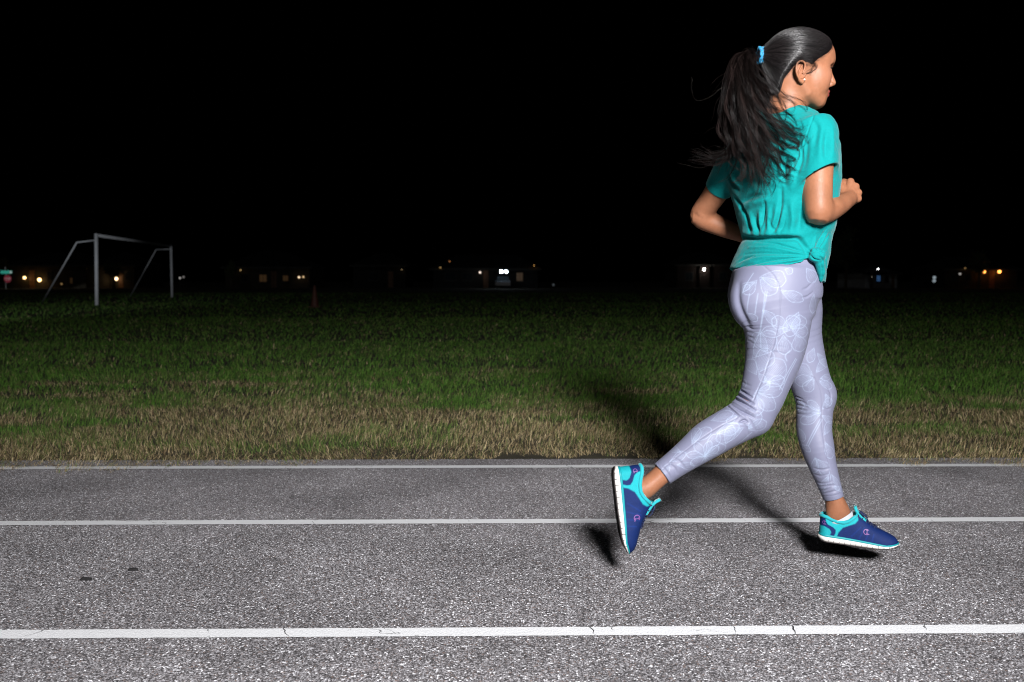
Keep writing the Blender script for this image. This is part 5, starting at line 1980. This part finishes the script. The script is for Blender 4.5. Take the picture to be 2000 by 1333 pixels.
ip = np.interp
S_ = [0, .02, .06, .15, .3, .45, .6, .72, .82, .9, .96, 1.0]
HW = [.0, .062, .098, .122, .126, .138, .160, .168, .160, .132, .088, .0]
WHITE_T = lambda s: ip(s, [0, .3, .6, .85, 1], [.078, .072, .062, .050, .080])          # midsole top / L
BOT = lambda s: ip(s, [0, .03, .1, .5, .78, .88, .95, 1], [.030, .010, 0, -.004, .004, .020, .042, .070])
TEAL_T = lambda s: WHITE_T(s) + ip(s, [0, .3, .6, 1], [.030, .030, .026, .018])
TOP = lambda s: ip(s, [0, .03, .1, .40, .45, .52, .62, .72, .82, .90, .96, 1.0], [.40, .46, .50, .50, .435, .375, .305, .255, .215, .185, .150, .100])
COLLAR = lambda s: ip(s, [0, .03, .08, .15, .22, .30, .36, .42, .46], [.335, .345, .338, .312, .294, .294, .318, .370, .40])
HWF = lambda s: ip(s, S_, HW)


def hw(s):
    """round heel and toe in plan"""
    s = np.asarray(s, float)
    return np.where(s < .10, .128 * np.sqrt(np.clip(1 - ((.10 - s) / .10) ** 2, 0, 1)),
                    np.where(s > .80, .163 * np.sqrt(np.clip(1 - ((s - .80) / .20) ** 2.2, 0, 1)), ip(s, [.10, .3, .45, .6, .72, .80], [.128, .134, .140, .157, .166, .163])))


def side_y(s, z):
    """half width of the upper at height z (both over L)"""
    b, t = TEAL_T(s) - .03, TOP(s)
    f = np.clip((z - b) / np.maximum(t - b, 1e-4), 0, 1)
    return hw(s) * .97 * np.sqrt(np.clip(1 - f ** 2.6, 0, 1)) ** .85


def make_shoe(label, origin, Sd, Ud, L, cam_side):
    Sd = np.asarray(Sd, float); Sd /= np.linalg.norm(Sd)
    Ud = np.asarray(Ud, float); Ud -= Sd * (Ud @ Sd); Ud /= np.linalg.norm(Ud)
    Yd = np.cross(Ud, Sd)

    def Wd(q):
        q = np.asarray(q, float) * L
        return origin + q[:, :1] * Sd + q[:, 1:2] * Yd + q[:, 2:3] * Ud - RL
    sh = empty('shoe'); sh.parent = runner
    sh['label'] = label
    # upper
    ns, nt = 260, 150
    s = (1 - np.cos(np.linspace(0, math.pi, ns))) / 2
    th = np.linspace(0, math.pi, nt)
    Sg, Tg = np.meshgrid(s, th, indexing='ij')
    b, t = TEAL_T(Sg) - .03, TOP(Sg)
    zz = b + (t - b) * np.abs(np.sin(Tg)) ** .80
    yy = np.sign(np.cos(Tg)) * side_y(Sg, zz)
    # slight bulges of a worn upper
    yy = yy * (1 + .02 * np.sin(Sg * 21) * np.sin(Tg * 2) ** 2)
    q = np.stack([Sg, yy, zz], -1).reshape(-1, 3)
    i, j = np.meshgrid(np.arange(ns - 1), np.arange(nt - 1), indexing='ij')
    F = np.stack([i * nt + j, (i + 1) * nt + j, (i + 1) * nt + j + 1, i * nt + j + 1], -1).reshape(-1, 4)
    zc = q[F][:, :, 2].mean(1); sc = q[F][:, :, 0].mean(1)
    F = F[~((sc < .44) & (zc > COLLAR(sc)))]
    C = np.tile(NAVY, (len(q), 1)) * (1 + .25 * (fbm(q[:, 0] * 30, q[:, 2] * 30, 3) - .5))[:, None]
    x, z = q[:, 0], q[:, 2]
    # teal quarter panel, navy heel counter with a teal inset
    teal = in_poly(x, z, [(-.02, .05), (-.02, .5), (.47, .5), (.475, .345), (.44, .300), (.36, .262), (.29, .225), (.24, .155), (.215, .06)])
    def aa(poly):
        return np.mean([in_poly(x + dx, z + dz, poly) for dx, dz in ((0, 0), (.004, .002), (-.004, -.002), (.002, -.004), (-.002, .004), (.006, -.001), (-.006, .001))], axis=0)[:, None]
    pT = [(-.02, .05), (-.02, .5), (.47, .5), (.475, .345), (.44, .300), (.36, .262), (.29, .225), (.24, .155), (.215, .06)]
    C = C * (1 - aa(pT)) + TEALS * aa(pT)
    navy = aa([(-.02, .06), (-.02, .36), (.055, .36), (.075, .28), (.10, .245), (.17, .215), (.205, .185), (.205, .14), (.175, .06)])
    C = C * (1 - navy) + NAVY * navy
    tl2 = aa([(-.02, .09), (-.02, .205), (.06, .215), (.125, .185), (.15, .15), (.135, .09)])
    C = C * (1 - tl2) + TEALS * .9 * tl2
    # faint darker side stripes
    for (x0, z0, x1, z1) in ((.50, .10, .56, .27), (.58, .09, .62, .24), (.66, .09, .68, .2), (.40, .12, .52, .27)):
        d = np.abs((x - x0) * (z1 - z0) - (z - z0) * (x1 - x0)) / math.hypot(x1 - x0, z1 - z0)
        k = np.exp(-(d / .008) ** 2) * ((z > z0) & (z < z1)) * ~teal
        C = C * (1 + .45 * k[:, None])
    up = mesh_obj('upper', Wd(q), F, M_UP, sh, True)
    set_vcol(up, 'Col', C)
    # teal foxing line and white midsole, outsole
    def band(name, zlo, zhi, grow, m, bev=.012):
        ring = np.concatenate([s, s[::-1][1:-1]])
        sgn = np.concatenate([np.ones(ns), -np.ones(ns - 2)])
        y = (hw(ring) + grow) * sgn
        y[0] = 0; y[ns - 1] = 0
        xx = ring + np.where(ring < .5, -1, 1) * grow * np.clip(1 - hw(ring) / .12, 0, 1)
        prof = [(-.012, 0.0), (0.0, .14), (.0035, .5), (0.0, .86), (-.012, 1.0), (-.05, 1.0)]
        prof = [(-.05, 0.0)] + prof
        V, n = [], len(ring)
        for g, f in prof:
            yg = np.sign(y) * np.maximum(np.abs(y) + g, 0)
            xg = .5 + (xx - .5) * (1 + g * 1.6)
            V.append(np.stack([xg, yg, zlo(ring) + (zhi(ring) - zlo(ring)) * f], 1))
        V = np.concatenate(V)
        F = []
        for a in range(len(prof) - 1):
            for k in range(n):
                F.append((a * n + k, a * n + (k + 1) % n, (a + 1) * n + (k + 1) % n, (a + 1) * n + k))
        F.append(tuple(range(n))); F.append(tuple((len(prof) - 1) * n + k for k in range(n)))
        return mesh_obj(name, Wd(V), F, m, sh, True)
    band('foxing', lambda s: WHITE_T(s) - .006, TEAL_T, .004, M_RIM)
    mid = band('midsole', lambda s: BOT(s) + .012, WHITE_T, .014, M_MID)
    band('outsole', BOT, lambda s: BOT(s) + .016, .009, M_OUT)
    # flex grooves cut into the midsole, both sides
    for k in range(13):
        sg = .05 + k * .069
        for sd in (1, -1):
            y = float(hw(sg)) + .0155
            hgt = (.028 if k % 2 else .042) * (.7 if sg > .8 else 1)
            zb = float(BOT(sg)) + .010
            qd = [(sg - .0022, sd * (y - .006), zb), (sg + .0022, sd * (y - .006), zb), (sg + .0022, sd * (y + .0022), zb), (sg - .0022, sd * (y + .0022), zb)]
            qd += [(a + .004, b_, zb + hgt) for a, b_, c_ in qd]
            mesh_obj('groove', Wd(qd), [(0, 1, 2, 3), (7, 6, 5, 4), (0, 4, 5, 1), (1, 5, 6, 2), (2, 6, 7, 3), (3, 7, 4, 0)], M_GROOVE, mid)
    # padded collar
    sc_l = np.linspace(.445, .012, 40)
    pts = [(a, float(side_y(a, COLLAR(a))) * .97, float(COLLAR(a))) for a in sc_l] + [(.004, 0, .335)] + [(a, -float(side_y(a, COLLAR(a))) * .97, float(COLLAR(a))) for a in sc_l[::-1]]
    pts = Wd(np.array(pts))
    rr = np.full(len(pts), .0052)
    V, F = tube_geo(pts, rr, 10)
    mesh_obj('collar', V, F, M_COL, sh, True)
    # tongue
    tg = []
    for (a, zt_, w_) in ((.56, .335, .050), (.50, .385, .056), (.455, .425, .058), (.425, .470, .056), (.412, .510, .050), (.408, .522, .042)):
        for thick in (0, .034):
            tg += [(a + thick * .9, -w_, zt_ - .012 + thick * .3), (a + thick * .9 + .006, 0, zt_ + thick * .3), (a + thick * .9, w_, zt_ - .012 + thick * .3)]
    tg = np.array(tg)
    F = []
    for a in range(5):
        o0, o1 = a * 6, a * 6 + 6
        for k in (0, 1):
            F += [(o0 + k, o0 + k + 1, o1 + k + 1, o1 + k), (o0 + 3 + k, o1 + 3 + k, o1 + 4 + k, o0 + 4 + k)]
        F += [(o0, o1, o1 + 3, o0 + 3), (o0 + 2, o0 + 5, o1 + 5, o1 + 2)]
    F += [(30, 33, 34, 31), (31, 34, 35, 32), (0, 1, 4, 3), (1, 2, 5, 4)]
    mesh_obj('tongue', Wd(tg), F, M_COL, sh, True)
    # laces
    m = MB()
    for k in range(5):
        a = .47 + k * .052
        zt_ = float(TOP(a))
        w_ = .060
        for sgn in (1, -1):
            z_e = float(TOP(a)) - .030
            m.tube(Wd(np.array([(a, sgn * w_ * 1.25, z_e - .012), (a + .012, sgn * w_ * .7, zt_ + .006), (a + .03, 0, float(TOP(a + .03)) + .012), (a + .046, -sgn * w_ * .7, float(TOP(a + .046)) + .004)])), .0020, 6)
    for sgn in (1, -1):     # bow
        m.tube(Wd(np.array([(.475, 0, .425), (.49, sgn * .05, .44), (.53, sgn * .075, .42), (.545, sgn * .06, .395), (.50, sgn * .02, .41)])), .0019, 6)
        m.tube(Wd(np.array([(.475, 0, .425), (.52, sgn * .03, .43), (.57, sgn * .055, .40), (.60, sgn * .075, .35)])), .0016, 6)
    m.build('laces', M_LACE, sh, True)

    # the small C-shaped mark with a barred centre, on both flanks and the heel
    def mark(s0, z0, size, sd):
        mm = MB()

        def strip2(pts, w):
            pts = np.array(pts, float)
            T = np.gradient(pts, axis=0); T /= np.linalg.norm(T, axis=1)[:, None] + 1e-9
            Nn = np.stack([-T[:, 1], T[:, 0]], 1)
            A, B = pts + Nn * w, pts - Nn * w
            V = []
            for pq in (A, B):
                for (u, v) in pq:
                    ss_, zz_ = s0 + u * size, z0 + v * size
                    V.append((ss_, sd * (float(side_y(ss_, zz_)) + .0045), zz_))
            n = len(pts)
            mm.add(Wd(np.array(V)), [(k, k + 1, n + k + 1, n + k) for k in range(n - 1)])
        an = np.linspace(math.radians(40), math.radians(322), 22)
        strip2([(math.cos(a) * .5, math.sin(a) * .5) for a in an], .085)
        strip2([(.12, .33), (.12, -.33)], .075)
        strip2([(-.06, .30), (.30, .30)], .05)
        strip2([(-.06, -.30), (.30, -.30)], .05)
        strip2([(.30, -.42), (.46, -.46), (.56, -.40)], .06)
        mm.build('mark', M_LOGO, sh)
    for sd in (1, -1):
        mark(.585, .212, .066, sd)
        mark(.055, .262, .044, sd)
    return sh, Wd


o_l = P(1598.5, 1053, 2.526)
S_l = np.array([math.cos(math.radians(18)), -math.sin(math.radians(18)), -.05])
make_shoe('level blue running shoe on the leading foot', o_l, S_l, (.03, 0, 1), .211, -1)
o_r = P(1193.5, 914, 2.366)
p_t = P(1213.5, 1078, 2.345)
S_r = p_t - o_r
make_shoe('raised blue running shoe on the trailing foot, sole turned back', o_r, S_r, (1, 0, .12), .231, -1)


# socks: a thin knitted cuff showing above each collar
def sock(st, name):
    l = limb_px(step_in(st))
    C = spline(l.C, 14); n = 28
    V, F = [], []
    for i in range(14):
        k = min(int(i / 13 * (len(l.C) - 1)), len(l.C) - 1)
        T, v = l.T[k], l.v[k]
        v = v - T * (v @ T); v = v / np.linalg.norm(v); u = np.cross(v, T)
        for j in range(n):
            a = 2 * math.pi * j / n
            rib = 1 + .012 * (j % 2)
            V.append(C[i] + (l.a[k] * math.cos(a) * u + l.b[k] * math.sin(a) * v) * rib)
    for i in range(13):
        for j in range(n):
            F.append((i * n + j, i * n + (j + 1) % n, (i + 1) * n + (j + 1) % n, (i + 1) * n + j))
    part(name, V, F, M_SOCK)


sock([(1640, 1009, 2.569, 26.3, .0248), (1645, 1018, 2.568, 23.5, .0215), (1651, 1029, 2.566, 14, .015)], 'sock')
sock([(1252, 958, 2.42, 23.6, .0272), (1246, 963, 2.42, 23.5, .0258), (1236, 976, 2.42, 19, .0215)], 'sock')

# two dark scraps lying on the track
for (px, py, w, a, lab) in ((169, 1133, .036, .08, 'thin dark scrap lying on the asphalt, the nearer of two at left'), (259, 1114.5, .030, .12, 'thin dark scrap lying on the asphalt, the farther of two at left')):
    g = G(px, py, .004)
    n = 14
    V = [(w / 2 * math.cos(t) * random.uniform(.8, 1.15), w * .22 * math.sin(t) * random.uniform(.7, 1.2), .0005) for t in np.linspace(0, 6.283, n, endpoint=False)]
    V += [(x * .8, y * .8, .005 + .003 * random.random()) for x, y, z in V]
    o = mesh_obj('leaf_scrap', V, [tuple(range(n, 2 * n))] + [(k, (k + 1) % n, (k + 1) % n + n, k + n) for k in range(n)], mat('scrap', (.012, .011, .012, 1), .9))
    o.location = tuple(g)
    o.rotation_euler = (0, 0, a)
    tag(o, lab, 'scrap', 'scraps on the track')
